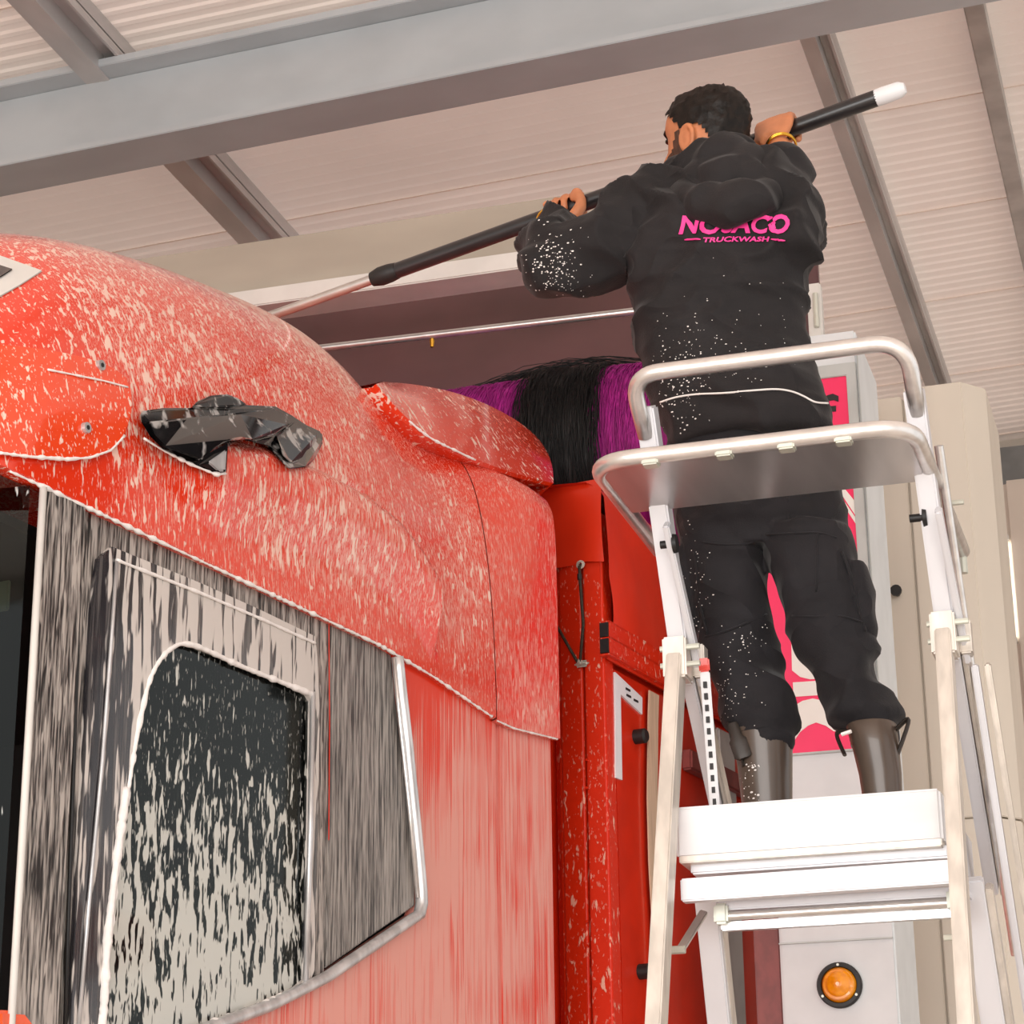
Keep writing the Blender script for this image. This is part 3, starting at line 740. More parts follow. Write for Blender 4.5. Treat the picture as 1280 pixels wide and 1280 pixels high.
# ================================================================== WASH GANTRY
GY = 6.3
ga = thing('wash_gantry', 'beige truck wash gantry with pink sign column and overhead beam behind the trailer', 'wash gantry', (-1.0, GY, 0))
def G(px, py, Y=GY): return atY(px, py, Y)
zt_, zm_, zl_ = G(640, 253).z, G(640, 320).z, G(640, 342).z
ga_b = MB().box(-4.7, -1.10, GY, GY+.10, zm_, zt_).build('cross_beam', MAT['beam'], ga, bevel=.006)
MB().box(-4.7, -1.10, GY-.03, GY+.10, zl_, zm_-.001).build('beam_flange', MAT['flange'], ga, bevel=.004)
PY = 7.05
MB().box(-4.7, -1.05, PY, PY+.03, 3.76, zt_+.2).build('splash_panel', MAT['maroon'], ga, bevel=.004)
for x_ in (-4.65, -1.15): MB().box(x_-.05, x_+.05, GY+.02, GY+.09, G(1085, 410).z-.02 if x_ > -2 else 0, zl_).build('beam_post', MAT['flange'], ga, bevel=.004)
a, b_ = G(395, 436, 6.55), G(812, 387, 6.55)
d_ = (b_-a).normalized()
pipe = MB().tube([a-d_*2.0, b_+d_*.45], .0125, 12).build('spray_pipe', MAT['tubem'], ga, smooth=.8)
p = G(540, 424, 6.55); MB().tube([p, p+Vector((0, 0, -.028))], [.009, .006], 8).build('spray_nozzle', MAT['gold'], pipe, smooth=.6)
# right-hand column: grey box with framed sign
cl, cr = G(975, 1200).x, G(1118, 1200).x
ct = G(1085, 410).z
col = MB().box(cl, cr+.005, GY, GY+.42, 0, ct).build('column', MAT['lightgrey'], ga, bevel=.006)
xs0, xs1 = G(966, 900).x-.018, G(1064, 560).x
# sign panel outline in column plane
sz1 = G(1050, 472).z; sz0 = G(1000, 942).z
fr_ = .03
MB().frame([(xs0-fr_, GY-.012, sz0-fr_*.2), (xs1+fr_, GY-.012, sz0-fr_*.2), (xs1+fr_, GY-.012, sz1+.04), (xs0-fr_, GY-.012, sz1+.04)],
           [(xs0, GY-.012, sz0), (xs1, GY-.012, sz0), (xs1, GY-.012, sz1), (xs0, GY-.012, sz1)], (0, .014, 0)).build('sign_frame', MAT['frame'], ga, bevel=.002)
sign = MB().box(xs0, xs1, GY-.006, GY+.001, sz0, sz1).build('sign_panel', MAT['pink'], ga); lab(sign, 'pink printed sign panel')
def flat(pts, name, mat, Y, par, th=.002):
    return MB().prism([G(x, y, Y) for x, y in pts], (0, th, 0)).build(name, mat, par)
SY = GY-.0085
flat([(989, 800), (1003, 826), (1020, 845), (1032, 848), (1032, 838), (1022, 828), (1005, 808), (992, 801)][:1]+[(989, 800)]+[(990, 838), (1000, 846), (1012, 849), (1040, 848), (1040, 838), (1020, 822)], 'print_shape', MAT['whiteprint'], SY, sign)
flat([(991, 853), (1050, 849), (1050, 867), (992, 871)], 'print_shape', MAT['whiteprint'], SY, sign)
arc = [(993, 882), (1003, 876), (1016, 873), (1030, 876), (1042, 885), (1050, 900), (1053, 914), (1042, 914), (1032, 907), (1020, 903), (1010, 907), (1000, 915), (994, 924)]
flat(arc, 'print_shape', MAT['whiteprint'], SY, sign)
flat([(1048, 612), (1056, 611), (1073, 632), (1073, 650)], 'print_shape', MAT['whiteprint'], SY, sign)
flat([(1040, 616), (1046, 613), (1073, 652), (1073, 660), (1060, 640), (1046, 628)], 'print_shape', MAT['whiteprint'], SY, sign)
flat([(1030, 499), (1034, 494), (1041, 492), (1048, 495), (1048, 502), (1042, 500), (1036, 501), (1032, 506)], 'print_mark', MAT['blackprint'], SY, sign)
flat([(1034, 508), (1045, 507), (1045, 514), (1034, 515)], 'print_mark', MAT['blackprint'], SY, sign)
flat([(1049, 621), (1054, 621), (1054, 626), (1049, 626)], 'print_mark', MAT['blackprint'], SY, sign)
for y_ in (494,): pass
MB().box(xs1+.035, cr+.008, GY-.02, GY, sz0-.2, ct-.06).build('column_edge', MAT['frame'], ga, bevel=.004)
MB().box(cl, cr, GY-.008, GY, G(1050, 1175).z-.004, G(1050, 1175).z).build('panel_seam', MAT['frame'], ga)
x_ = G(942, 1220).x
MB().box(x_, cl-.002, GY+.02, GY+.3, 0, G(960, 1100).z+.9).build('side_strip', MAT['maroonpost'], ga, bevel=.004)
x2 = G(1015, 380).x
MB().box(x2-.022, x2+.02, GY+.05, GY+.09, ct, G(1015, 345).z).build('column_post', MAT['flange'], ga, bevel=.004)
MB().tube([G(1016, 360)+Vector((0, .04, 0)), G(1018, 402)+Vector((0, .04, 0))], .008, 8).build('column_bolt', MAT['zinc'], ga, smooth=.6)
p = G(1087, 770); MB().box(p.x-.012, p.x+.0, GY-.03, GY, p.z-.016, p.z+.016).build('blue_clip', MAT['blue'], ga, bevel=.003)
# amber lamp
lc = G(1050, 1232)
al = thing('warning_lamp', 'round amber warning lamp with black rim on the light grey gantry column', 'lamp', (lc.x, GY, lc.z))
def lathe(prof, c, n=40):
    vs = []
    for r_, d in prof:
        for k in range(n):
            t = 2*math.pi*k/n; vs.append(Vector((c.x+r_*math.cos(t), GY+d, c.z+r_*math.sin(t))))
    return MB().rings(vs, len(prof), n)
lathe([(.061, .001), (.0615, -.012), (.058, -.018), (.049, -.019), (.047, -.010)], lc).build('bezel', MAT['rubber'], al, smooth=.6)
ln_ = lathe([(.0475, -.010), (.046, -.022), (.040, -.032), (.034, -.033), (.032, -.036), (.026, -.040), (.018, -.041), (.016, -.043), (.006, -.0445), (.005, -.043), (.001, -.043)], lc).build('lens', MAT['amber'], al, smooth=.8)
for t in (90, 212, 328):
    q = lc+Vector((.0535*math.cos(math.radians(t)), 0, .0535*math.sin(math.radians(t))))
    MB().tube([Vector((q.x, GY-.016, q.z)), Vector((q.x, GY-.021, q.z))], .0038, 8).build('screw', MAT['zinc'], al)

# ------------------------------------------------------------------ overhead brush
BY = 6.72
z_top = G(720, 466, BY).z; BR = .31; bz = z_top-BR-.02
xa, xb, xc, xd = G(520, 500, BY).x, G(674, 500, BY).x, G(777, 500, BY).x, G(850, 500, BY).x
br = thing('wash_brush', 'black and magenta bristle brush roller hanging under the wash gantry beam', 'brush', (xb, BY, bz))
MB().tube([(xa-.3, BY, bz), (xd+.12, BY, bz)], .05, 16).build('brush_shaft', MAT['zinc'], br, smooth=.6)
def bristles(x0, x1, mat, seed, rad):
    rnd = random.Random(seed); b = MB()
    n = 48; rings = []
    m_ = 14
    for i in range(m_):
        x = x0+(x1-x0)*i/(m_-1)
        for k in range(n):
            t = 2*math.pi*k/n
            rr = rad*(1+.03*noise.noise(Vector((x*14, math.cos(t)*3, math.sin(t)*3+seed))))*(1-.10*(abs(i/(m_-1)-.5)*2)**6)
            z = rr*math.sin(t); z = z if z > 0 else z*1.03
            rings.append(Vector((x, BY+rr*math.cos(t)*.95, bz+z)))
    b.rings(rings, m_, n)
    for _ in range(900):
        x = rnd.uniform(x0, x1); t0 = rnd.uniform(math.pi*.45, math.pi*1.25)
        r1 = rad*rnd.uniform(.985, 1.03); L = rnd.uniform(.35, .9); pts = []
        dx = rnd.uniform(-.03, .03)
        for j in range(6):
            t = t0+L*j/5; zz = r1*math.sin(t); zz = zz if zz > 0 else zz*1.03
            pts.append(Vector((x+dx*j/5, BY+r1*math.cos(t)*.95-.004*j/5, bz+zz)))
        b.tube(pts, [.0014]*5+[.0006], 3, False)
    o = b.build('bristle_section', mat, br, smooth=True, fix=False); o['kind'] = 'stuff'; return o
bristles(xa-.25, xa+.02, MAT['blackbr'], 1, BR*.93)
bristles(xa, xb+.02, MAT['magenta'], 2, BR*.96)
bristles(xb, xc, MAT['blackbr'], 3, BR*1.03)
bristles(xc-.02, xd, MAT['magenta'], 4, BR*.98)
b = MB(); rnd = random.Random(5)
for _ in range(46):
    x = rnd.uniform(xb-.22, xc+.02); pts = []
    L = rnd.uniform(.12, .3); h0 = rnd.uniform(.0, .035)
    for j in range(8):
        t = j/7; xx = x+(t-.5)*L*2
        pts.append(Vector((xx, BY-.06+rnd.uniform(-.01, .01), z_top-.055+h0*math.sin(math.pi*t)+.05*(1-((xx-(xb+xc)/2)/.35)**2 if abs(xx-(xb+xc)/2) < .35 else 0))))
    b.tube(pts, [.0012]*8, 3, False)
o = b.build('stray_bristles', MAT['blackbr'], br, smooth=True, fix=False); o['kind'] = 'stuff'

# ------------------------------------------------------------------ beige cabinet right of the column
CY = 6.95
cab = thing('cabinet', 'tall beige steel cabinet with chamfered corner beside the pink sign column', 'cabinet', (atY(1190, 900, CY).x, CY, 0))
xl, xm, xr = atY(1080, 640, CY).x, atY(1138, 640, CY).x, atY(1201, 478, CY).x
ztop = atY(1201, 478, CY).z; zs = atY(1250, 1020, CY).z
c1 = atY(1232, 490, CY+.085)
xr2 = c1.x
def fold(z0, z1, y, d): return [(xm+.004, y, z0), (xr, y, z0), (xr2, y+.085, z0), (xr2, y+.5, z0), (xm+.004, y+.5, z0)]
MB().prism(fold(zs+.003, 0, CY, 0), (0, 0, ztop-zs)).build('upper_corner_panel', MAT['cabinet'], cab, bevel=.003)
MB().prism(fold(0, 0, CY, 0), (0, 0, zs-.003)).build('lower_corner_panel', MAT['cabinet'], cab, bevel=.003)
MB().box(xl-.1, xm-.003, CY+.006, CY+.5, 0, ztop-.02).build('door_panel', MAT['cabinet'], cab, bevel=.004)
MB().box(xl-.1, xr, CY+.02, CY+.49, 0, ztop-.03).build('carcass', MAT['cabinet'], cab)
MB().box(xl+.045, xl+.06, CY-.004, CY+.01, 0, ztop-.05).build('panel_rib', MAT['cabinet'], cab, bevel=.003)
k_ = atY(1121, 740, CY-.01); MB().tube([k_+Vector((0, .03, 0)), k_, k_+Vector((0, -.012, 0)), k_+Vector((0, -.022, 0))], [.010, .010, .018, .018], 12).build('knob', MAT['rubber'], cab, smooth=.6)
# tall light tube beyond the cabinet
q0, q1 = atY(1250, 660, 11.5), atY(1268, 800, 11.5)
x_ = q0.x
lt = thing('tube_light', 'upright lit tube lamp on a pale post beyond the cabinet', 'light', (x_, 11.5, 0))
MB().box(x_+.03, x_+.30, 11.5, 11.62, 0, atY(1250, 600, 11.5).z).build('post', MAT['wall'], lt, bevel=.02)
MB().tube([(x_, 11.5, atY(1262, 800, 11.5).z), (x_, 11.5, atY(1250, 672, 11.5).z)], .018, 12).build('tube', MAT['tube_light'], lt, smooth=.8)
for z_ in (atY(1262, 800, 11.5).z, atY(1250, 672, 11.5).z): MB().box(x_-.024, x_+.04, 11.48, 11.53, z_-.02, z_+.01).build('end_cap', MAT['flange'], lt, bevel=.004)

# ================================================================== LADDER
lad = thing('platform_ladder', 'aluminium platform ladder with guard rails, tray and white toe board under the worker', 'ladder', (-.715, 4.35, 0))
def Lb(b, name, mat, par=None, **k): return b.build(name, mat, par or lad, **k)
XLf, XRf = -.98, -.45
# front stiles, leaning towards the camera at the foot
for sgn, x0, x1, mt in ((-1, -.978, -1.06, 'alubeige'), (1, -.449, -.42, 'alubeige')):
    topz = 2.655; yt = 4.36
    ft = Vector((x1, yt-.62, 0.02)); tp_ = Vector((x0, yt, topz))
    st = Lb(MB().bar(ft, tp_, .030, .058), 'front_stile', MAT[mt], bevel=.003)
    Lb(MB().obox(ft+Vector((0, 0, .02)), (.024, 0, 0), (0, .045, 0), (0, 0, .04)), 'rubber_foot', MAT['rubber'], st, bevel=.008)
    # white guard post above
    gt = Vector((x0-.004, 4.185, 3.13 if sgn < 0 else 3.10)); gb = Vector((x0+.004, 4.42, 2.62))
    gp = Lb(MB().bar(gb, gt, .038, .05), 'guard_post', MAT['aluwhite'], bevel=.004)
    Lb(MB().bar(gb+Vector((.030*1, .02, 0)), gt+Vector((.026, .03, -.24)), .014, .03), 'post_rib', MAT['aluwhite'], gp, bevel=.003)
    # clamp at the joint
    cl_ = Lb(MB().obox((x0, 4.375, 2.655), (.024, 0, 0), (0, .036, 0), (0, 0, .042)), 'joint_bracket', MAT['alubeige'], bevel=.004)
    Lb(MB().obox((x0+.036, 4.42, 2.66), (.012, 0, 0), (0, .02, 0), (0, 0, .034)), 'bracket_plate', MAT['alubeige'], cl_, bevel=.003)
    for dz in (-.015, .02): Lb(MB().tube([(x0-.03, 4.35, 2.655+dz), (x0+.05, 4.35, 2.655+dz)], .006, 8), 'bolt', MAT['zinc'], cl_, smooth=.6)
    # deck brace and rear leg
    Lb(MB().bar((x0+.010, 4.42, 2.64), (x0+.010, 4.84, 2.24), .026, .04, ref=(0, 1, 1)), 'deck_brace', MAT['aluwhite'], bevel=.003)
    Lb(MB().bar((x0+.030, 4.43, 2.64), (x0+.030, 4.86, 2.24), .010, .04, ref=(0, 1, 1)), 'deck_brace', MAT['alubeige'], bevel=.003)
    rl = Lb(MB().bar((x0+(.02 if sgn < 0 else .005), 4.47, 2.20), (x0+(-.06 if sgn < 0 else .08), 5.55, .03), .045, .034), 'rear_leg', MAT['aluwhite'], bevel=.003)
    Lb(MB().bar((x0+(.036 if sgn < 0 else .034), 4.50, 2.19), (x0+(-.044 if sgn < 0 else .109), 5.58, .05), .016, .046), 'leg_rib', MAT['alubeige'], rl, bevel=.003)
    # tray support knobs
    kn = atY(838, 680, 4.24) if sgn < 0 else atY(1150, 647, 4.28)
    Lb(MB().tube([kn+Vector((-.02, 0, 0)), kn+Vector((.004, 0, 0)), kn+Vector((.006, 0, 0)), kn+Vector((.014, 0, 0))], [.008, .008, .02, .018], 14), 'black_knob', MAT['rubber'], smooth=.6)
# upper guard rail loop
zt1 = 3.165
pth = fillet([Vector((-.985, 4.19, 3.08)), Vector((-.987, 4.155, zt1)), Vector((-.985, 4.10, zt1)), Vector((-.455, 4.10, zt1-.004)), Vector((-.448, 4.16, zt1-.012)), Vector((-.45, 4.19, 3.06))], .075, 8)
pth = fillet([Vector((-.986, 4.195, 3.07)), Vector((-.992, 4.10, zt1)), Vector((-.45, 4.09, zt1-.004)), Vector((-.45, 4.195, 3.05))], .07, 10)
ur = Lb(MB().tube(pth, .0165, 16), 'guard_rail', MAT['tubem'], smooth=True)
# tray rail: horizontal U, and steel tray
ztr = 2.955
pth = fillet([Vector((-1.052, 4.56, ztr)), Vector((-1.05, 4.005, ztr)), Vector((-.442, 4.005, ztr)), Vector((-.440, 4.78, ztr))], .085, 10)
trl = Lb(MB().tube(pth, .0165, 16), 'tray_rail', MAT['tubem'], smooth=True)
tb = MB().prism([Vector((-1.005, 4.0, ztr-.014)), Vector((-.485, 4.0, ztr-.014)), Vector((-.452, 4.03, ztr-.014)), Vector((-.452, 4.275, ztr-.014)), Vector((-1.04, 4.275, ztr-.014)), Vector((-1.04, 4.03, ztr-.014))], (0, 0, .006))
tray = Lb(tb, 'steel_tray', MAT['steel'], bevel=.002)
for f in (.18, .42, .62, .80): Lb(MB().box(-1.04+f*.59-.016, -1.04+f*.59+.016, 3.99, 4.02, ztr-.022, ztr-.010), 'rail_clip', MAT['zinc'], tray, bevel=.003)
Lb(MB().tube([(-.44, 4.775, ztr-.002), (-.44, 4.775, ztr-.05)], .009, 8), 'end_bolt', MAT['zinc'], trl, smooth=.6)
Lb(MB().tube([(-.47, 4.46, ztr), (-.40, 4.46, ztr)], .006, 8), 'rail_pin', MAT['zinc'], trl, smooth=.6)
# right auxiliary rod beside the post
Lb(MB().tube([(-.425, 4.30, 3.02), (-.418, 4.55, 2.60), (-.40, 4.80, 2.1)], .009, 8), 'stay_rod', MAT['tubem'], smooth=.8)
Lb(MB().bar((-.405, 4.47, 2.62), (-.372, 4.78, 1.80), .014, .03), 'side_stay', MAT['aluwhite'], bevel=.003)
Lb(MB().bar((-.380, 4.47, 2.62), (-.345, 4.80, 1.80), .012, .03), 'side_stay', MAT['alubeige'], bevel=.003)
# toe board tray and deck
zd0, zd1 = 2.235, 2.350
DY0, DY1, DX0, DX1 = 4.33, 4.86, -.985, -.475
pl = Lb(MB().box(DX0+.004, DX1-.004, DY0+.004, DY1, zd0+.006, zd0+.024), 'deck', MAT['alubeige'], bevel=.002)
Lb(MB().box(DX0, DX1, DY0, DY0+.018, zd0+.014, zd1), 'toe_board', MAT['white'], bevel=.006, seg=3)
Lb(MB().box(DX1-.018, DX1, DY0+.018, DY1, zd0+.014, zd1), 'toe_board', MAT['white'], bevel=.005)
Lb(MB().box(DX0, DX0+.018, DY0+.018, DY1, zd0+.014, zd1), 'toe_board', MAT['white'], bevel=.005)
Lb(MB().box(DX0+.02, DX1+.005, DY0+.03, DY1, zd0-.012, zd0+.012), 'deck_frame', MAT['aluwhite'], bevel=.004)
# cross bar, first step and its rails
zc = atY(1000, 1103, 4.31).z
Lb(MB().bar((-.975, 4.325, zc), (-.445, 4.325, zc+.003), .044, .03, ref=(0, 1, 0)), 'cross_bar', MAT['aluwhite'], bevel=.003)
z2 = atY(1050, 1139, 4.42).z
stp = Lb(MB().box(-.925, -.445, 4.40, 4.52, z2+.012, z2+.030), 'step', MAT['aluwhite'], bevel=.003)
Lb(MB().tube([(-.93, 4.40, z2), (-.445, 4.40, z2)], .0085, 10), 'step_rod', MAT['tubem'], stp, smooth=.8)
Lb(MB().box(-.92, -.445, 4.405, 4.43, z2-.026, z2-.009), 'step_lip', MAT['alu'], stp, bevel=.003)
for x_ in (-.915, -.47): Lb(MB().obox((x_, 4.40, z2+.004), (.014, 0, 0), (0, .016, 0), (0, 0, .02)), 'step_clip', MAT['zinc'], stp, bevel=.005)
# lower steps below the frame
for i in range(1, 6):
    zz = 1.95-.30*i; yy = 4.36-.62*(2.655-zz)/2.635
    Lb(MB().box(-1.0, -.43, yy, yy+.09, zz, zz+.028), 'step', MAT['alu'], bevel=.003)
a, b_ = atY(850, 1188, 4.33), atY(880, 1140, 4.42)
brc = Lb(MB().bar(a, b_, .016, .01), 'corner_brace', MAT['alu'], bevel=.002)
Lb(MB().tube([a+Vector((-.02, -.008, 0)), a+Vector((.012, -.008, 0))], .008, 8), 'bolt', MAT['zinc'], brc, smooth=.6)
p = atY(1188, 1172, 4.30); Lb(MB().tube([p+Vector((-.012, 0, 0)), p+Vector((.03, 0, 0))], .006, 8), 'bolt', MAT['zinc'], smooth=.6)
p = atY(1230, 1128, 4.62); Lb(MB().tube([p+Vector((-.03, 0, 0)), p+Vector((.004, 0, 0))], .009, 8), 'bolt', MAT['zinc'], smooth=.6)
# white perforated strip with red tip
q0, q1 = atY(881, 840, 4.40), atY(895, 1012, 4.44)
ps = Lb(MB().bar(q1-Vector((0, 0, .05)), q0, .020, .006), 'perforated_strip', MAT['white'], bevel=.002)
Lb(MB().bar(q0, q0+(q0-q1).normalized()*.028, .022, .009), 'red_tip', MAT['red'], ps, bevel=.003)
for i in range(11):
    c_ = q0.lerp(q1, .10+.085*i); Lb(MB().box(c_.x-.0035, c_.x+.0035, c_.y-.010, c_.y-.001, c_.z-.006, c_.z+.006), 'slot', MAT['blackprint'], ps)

# ================================================================== WORKER
DECK = zd0+.024
per = thing('person', 'person in black hoodie and brown rubber boots standing on the ladder, gripping a pole', 'person', (-.80, 4.56, DECK))
def remeshed(b, voxel, smooth_it=4, name='m', disp=None):
    me = b.mesh(name); o = bpy.data.objects.new(name, me); COL.objects.link(o)
    md = o.modifiers.new('r', 'REMESH'); md.mode = 'VOXEL'; md.voxel_size = voxel; md.use_smooth_shade = True
    ms = o.modifiers.new('s', 'SMOOTH'); ms.iterations = smooth_it; ms.factor = .5
    dg = bpy.context.evaluated_depsgraph_get(); dg.update()
    m2 = bpy.data.meshes.new_from_object(o.evaluated_get(dg))
    bpy.data.objects.remove(o); bpy.data.meshes.remove(me)
    if disp:
        n = len(m2.vertices); nr = [v.normal.copy() for v in m2.vertices]
        for v, nn_ in zip(m2.vertices, nr): v.co += nn_*disp(v.co)
        m2.update()
    return m2
def P(m, name, mat, parent=None):
    base = ORIG[per.name]
    for v in m.vertices: v.co -= base
    for p_ in m.polygons: p_.use_smooth = True
    o = bpy.data.objects.new(name, m); COL.objects.link(o); o.parent = parent or per; ORIG[o.name] = base
    m.materials.clear(); m.materials.append(mat); return o
def Pb(b, name, mat, parent=None, **k): return b.build(name, mat, parent or per, **k)
def ellring(L, R_, y, Y, dep, n=28, pw=2.4, dy=0):
    a, b = atY(L, y, Y), atY(R_, y, Y); c = (a+b)/2; hw = (b.x-a.x)/2; out = []
    for k in range(n):
        t = 2*math.pi*k/n; ct, st = math.cos(t), math.sin(t)
        out.append(Vector((c.x+hw*abs(ct)**(2/pw)*(1 if ct > 0 else -1), c.y+dep/2*abs(st)**(2/pw)*(1 if st > 0 else -1)+dy, c.z)))
    return out
def loft(b, rings): return b.rings([p for r_ in rings for p in r_], len(rings), len(rings[0]))
# pole first (hands close on it)
PA, PB_ = atY(975, 166, 4.72), atY(708, 262, 4.80)
pd = (PB_-PA).normalized()
def pole_at(px):
    # point on the pole's line nearest the pixel column
    best = None
    for i in range(-400, 900):
        q = PA+pd*(i*.002); d = q-CAM; x = 640+F*d.dot(rt)/d.dot(fw)
        if best is None or abs(x-px) < best[0]: best = (abs(x-px), q)
    return best[1]
pole = thing('wash_pole', 'long black telescopic washing pole with silver end held above the cab', 'pole', tuple(pole_at(472)))
e0, e1, e2, e3 = pole_at(1131), pole_at(1098), pole_at(474), pole_at(300)
MB().tube([e1, e2], .0195, 20).build('grip_tube', MAT['grip'], pole, smooth=.8)
MB().tube([e2-pd*-.02, e2-pd*.005, e2-pd*.03, e2-pd*.05], [.018, .024, .0235, .0205], 18).build('locking_collar', MAT['rubber'], pole, smooth=.6)
MB().tube([e2, e3+pd*.12], .0125, 16).build('inner_tube', MAT['alu'], pole, smooth=.8)
MB().tube([e1+pd*.005, e1-pd*.012, e1.lerp(e0, .8), e0], [.0196, .0205, .019, .012], 18).build('end_cap', MAT['white'], pole, smooth=.8)

# --- body (one continuous surface)
body = MB()
def headframe():
    c = atY(884, 179, 4.60); yaw = math.radians(24)
    f_ = Vector((-math.cos(yaw), math.sin(yaw), -.06)).normalized(); l_ = Vector((0, 0, 1)).cross(f_).normalized(); u_ = f_.cross(l_)
    return c, f_, l_, u_
HC, HF, HL, HU = headframe()
HT = [(-.122, .062, -.005, .030), (-.112, .086, -.02, .044), (-.088, .094, -.038, .056), (-.062, .093, -.058, .063), (-.038, .097, -.074, .067),
      (-.015, .096, -.086, .070), (.008, .091, -.094, .0725), (.030, .089, -.099, .075), (.048, .096, -.102, .076), (.070, .090, -.101, .075), (.090, .072, -.092, .066), (.105, .044, -.070, .048), (.113, .012, -.034, .022)]
def headring(z, f_, b_, w_, n=32, grow=0):
    out = []
    for k in range(n):
        t = 2*math.pi*k/n; c_, s_ = math.cos(t), math.sin(t)
        x = ((f_+grow) if c_ > 0 else (-b_+grow))*abs(c_)**.85*(1 if c_ > 0 else -1)
        y = (w_+grow)*abs(s_)**.9*(1 if s_ > 0 else -1)
        out.append(HC+HF*x+HL*y+HU*z)
    return out
loft(body, [headring(*h_) for h_ in HT])
hp = lambda x, y, z: HC+HF*x+HL*y+HU*z
# nose, lips, ears, chin
body.tube([hp(.085, 0, .035), hp(.100, 0, .012), hp(.112, 0, -.008), hp(.108, 0, -.016), hp(.09, 0, -.022)], [(.008, .009), (.010, .011), (.012, .014), (.012, .016), (.008, .012)], 10)
body.tube([hp(.085, .022, -.050), hp(.101, 0, -.048), hp(.085, -.022, -.050)], .0075, 8)
body.tube([hp(.082, .020, -.064), hp(.099, 0, -.063), hp(.082, -.020, -.064)], .0078, 8)
for sg in (1, -1):
    pts = [hp(-.004+.020*math.cos(t)+.004, sg*(.074+.010*(1-math.cos(t))/2), -.018+.031*math.sin(t)) for t in [i*2*math.pi/14 for i in range(15)]]
    body.tube(pts, .0065, 8, False)
    body.ball(hp(-.002, sg*.072, -.018), .014, .008, .026, 10, 6)
# neck and trunk
neck0 = atY(905, 262, 4.58)
body.tube([neck0, neck0.lerp(hp(-.03, 0, -.08), .6), hp(-.028, 0, -.06)], [.066, .06, .058], 16)
trunk = [(850, 965, 226, 4.57, .14), (812, 1000, 250, 4.57, .18), (805, 1005, 310, 4.57, .2), (812, 1000, 400, 4.58, .2), (825, 1010, 480, 4.58, .2), (838, 1030, 560, 4.58, .2), (855, 1040, 640, 4.58, .19), (870, 1040, 690, 4.58, .17)]
loft(body, [ellring(L, R_, y, Y, d) for L, R_, y, Y, d in trunk])
# arms
SL, EL, WL = atY(826, 268, 4.56), atY(698, 332, 4.52), None
SR, ER = atY(980, 256, 4.56), atY(994, 304, 4.50)
def hand(gc, wrist, thumb_dir):
    "fist closed round the pole at gc; wrist: 3-D wrist centre; thumb_dir: +-1 along the pole"
    a = pd*thumb_dir                       # from little finger to thumb side
    pv = wrist-gc; pv = (pv-a*pv.dot(a)).normalized(); sd = a.cross(pv)
    r_ = .0195
    # palm: flattened, from the pole to the wrist
    pc = gc+pv*.034+sd*.017
    n = 16; rg = []
    for d, hw, th in ((-.006, .047, .012), (.014, .050, .0155), (.038, .048, .017), (.064, .041, .018), (.088, .031, .019)):
        o_ = gc+pv*d+sd*(r_+.010-.012*(d/.088)) ; rg.append([o_+a*hw*math.cos(2*math.pi*k/n)+sd*th*math.sin(2*math.pi*k/n) for k in range(n)])
    loft(body, rg)
    endp = gc+pv*.088+sd*.014
    body.tube([endp, endp.lerp(wrist, .6), wrist], [.026, .025, .027], 14)
    # four fingers: knuckle at palm end, curling over the top and back under
    lens = (1.0, 1.12, 1.06, .86)
    for i in range(4):
        o_ = gc+a*(.0365-.0243*i); pts = []; rs = []
        tot = math.radians(245)*lens[i]
        for j in range(11):
            th = math.radians(78)+tot*j/10     # angle from pv towards sd, over the far side
            rr = r_+.0095
            pts.append(o_+(pv*math.cos(th)+sd*math.sin(th))*rr); rs.append((.0112-.003*j/10)*(1.09 if j in (3, 6) else 1))
        pts.insert(0, o_+pv*.02+sd*(r_+.008)); rs.insert(0, .0118)
        body.tube(pts, rs, 10)
    # thumb: leaves the side of the palm near its base, lies along and over the fingers
    b0 = gc+pv*.060+sd*.012+a*.034; b1 = gc+pv*.036-sd*.004+a*.054; b2 = gc+pv*.010-sd*(r_+.009)+a*.050; b3 = gc-pv*.014-sd*(r_+.0085)+a*.036
    body.tube(catmull([b0, b1, b2, b3], 5), [.0155]*5+[.0135]*5+[.012]*5+[.010], 10)
    return endp
HLc = pole_at(706); HRc = pole_at(974)
WLp = HLc+Vector((-.012, -.085, -.072)); WRp = HRc+Vector((.016, -.08, -.084))
hand(HLc, WLp, -1); hand(HRc, WRp, 1)
body.tube([SL, SL.lerp(EL, .5), EL], [.058, .05, .044], 14); body.tube([EL, EL.lerp(WLp, .4), WLp], [.044, .042, .027], 14)
body.tube([SR, SR.lerp(ER, .5), ER], [.058, .05, .044], 14); body.tube([ER, ER.lerp(WRp, .4), WRp], [.044, .042, .027], 14)
body.ball(EL, .045, .045, .045); body.ball(ER, .045, .045, .045)
# legs
LEGL = [(862, 950, 680, 4.57), (868, 952, 740, 4.57), (884, 960, 800, 4.56), (905, 968, 850, 4.56), (930, 976, 900, 4.56), (940, 976, 1000, 4.56), (944, 976, 1080, 4.56)]
LEGR = [(958, 1045, 680, 4.57), (970, 1060, 740, 4.57), (1000, 1080, 800, 4.55), (1034, 1092, 850, 4.54), (1068, 1112, 900, 4.535), (1090, 1120, 1000, 4.535), (1094, 1120, 1080, 4.535)]
for leg in (LEGL, LEGR):
    loft(body, [ellring(L, R_, y, Y, abs(atY(R_, y, Y).x-atY(L, y, Y).x)*.80, 20, 2.1) for L, R_, y, Y in [(L+8, R_-8, y, Y) for L, R_, y, Y in leg]])
bm_ = remeshed(body, .0048, 3, 'body')
bo = P(bm_, 'body', MAT['skin'])

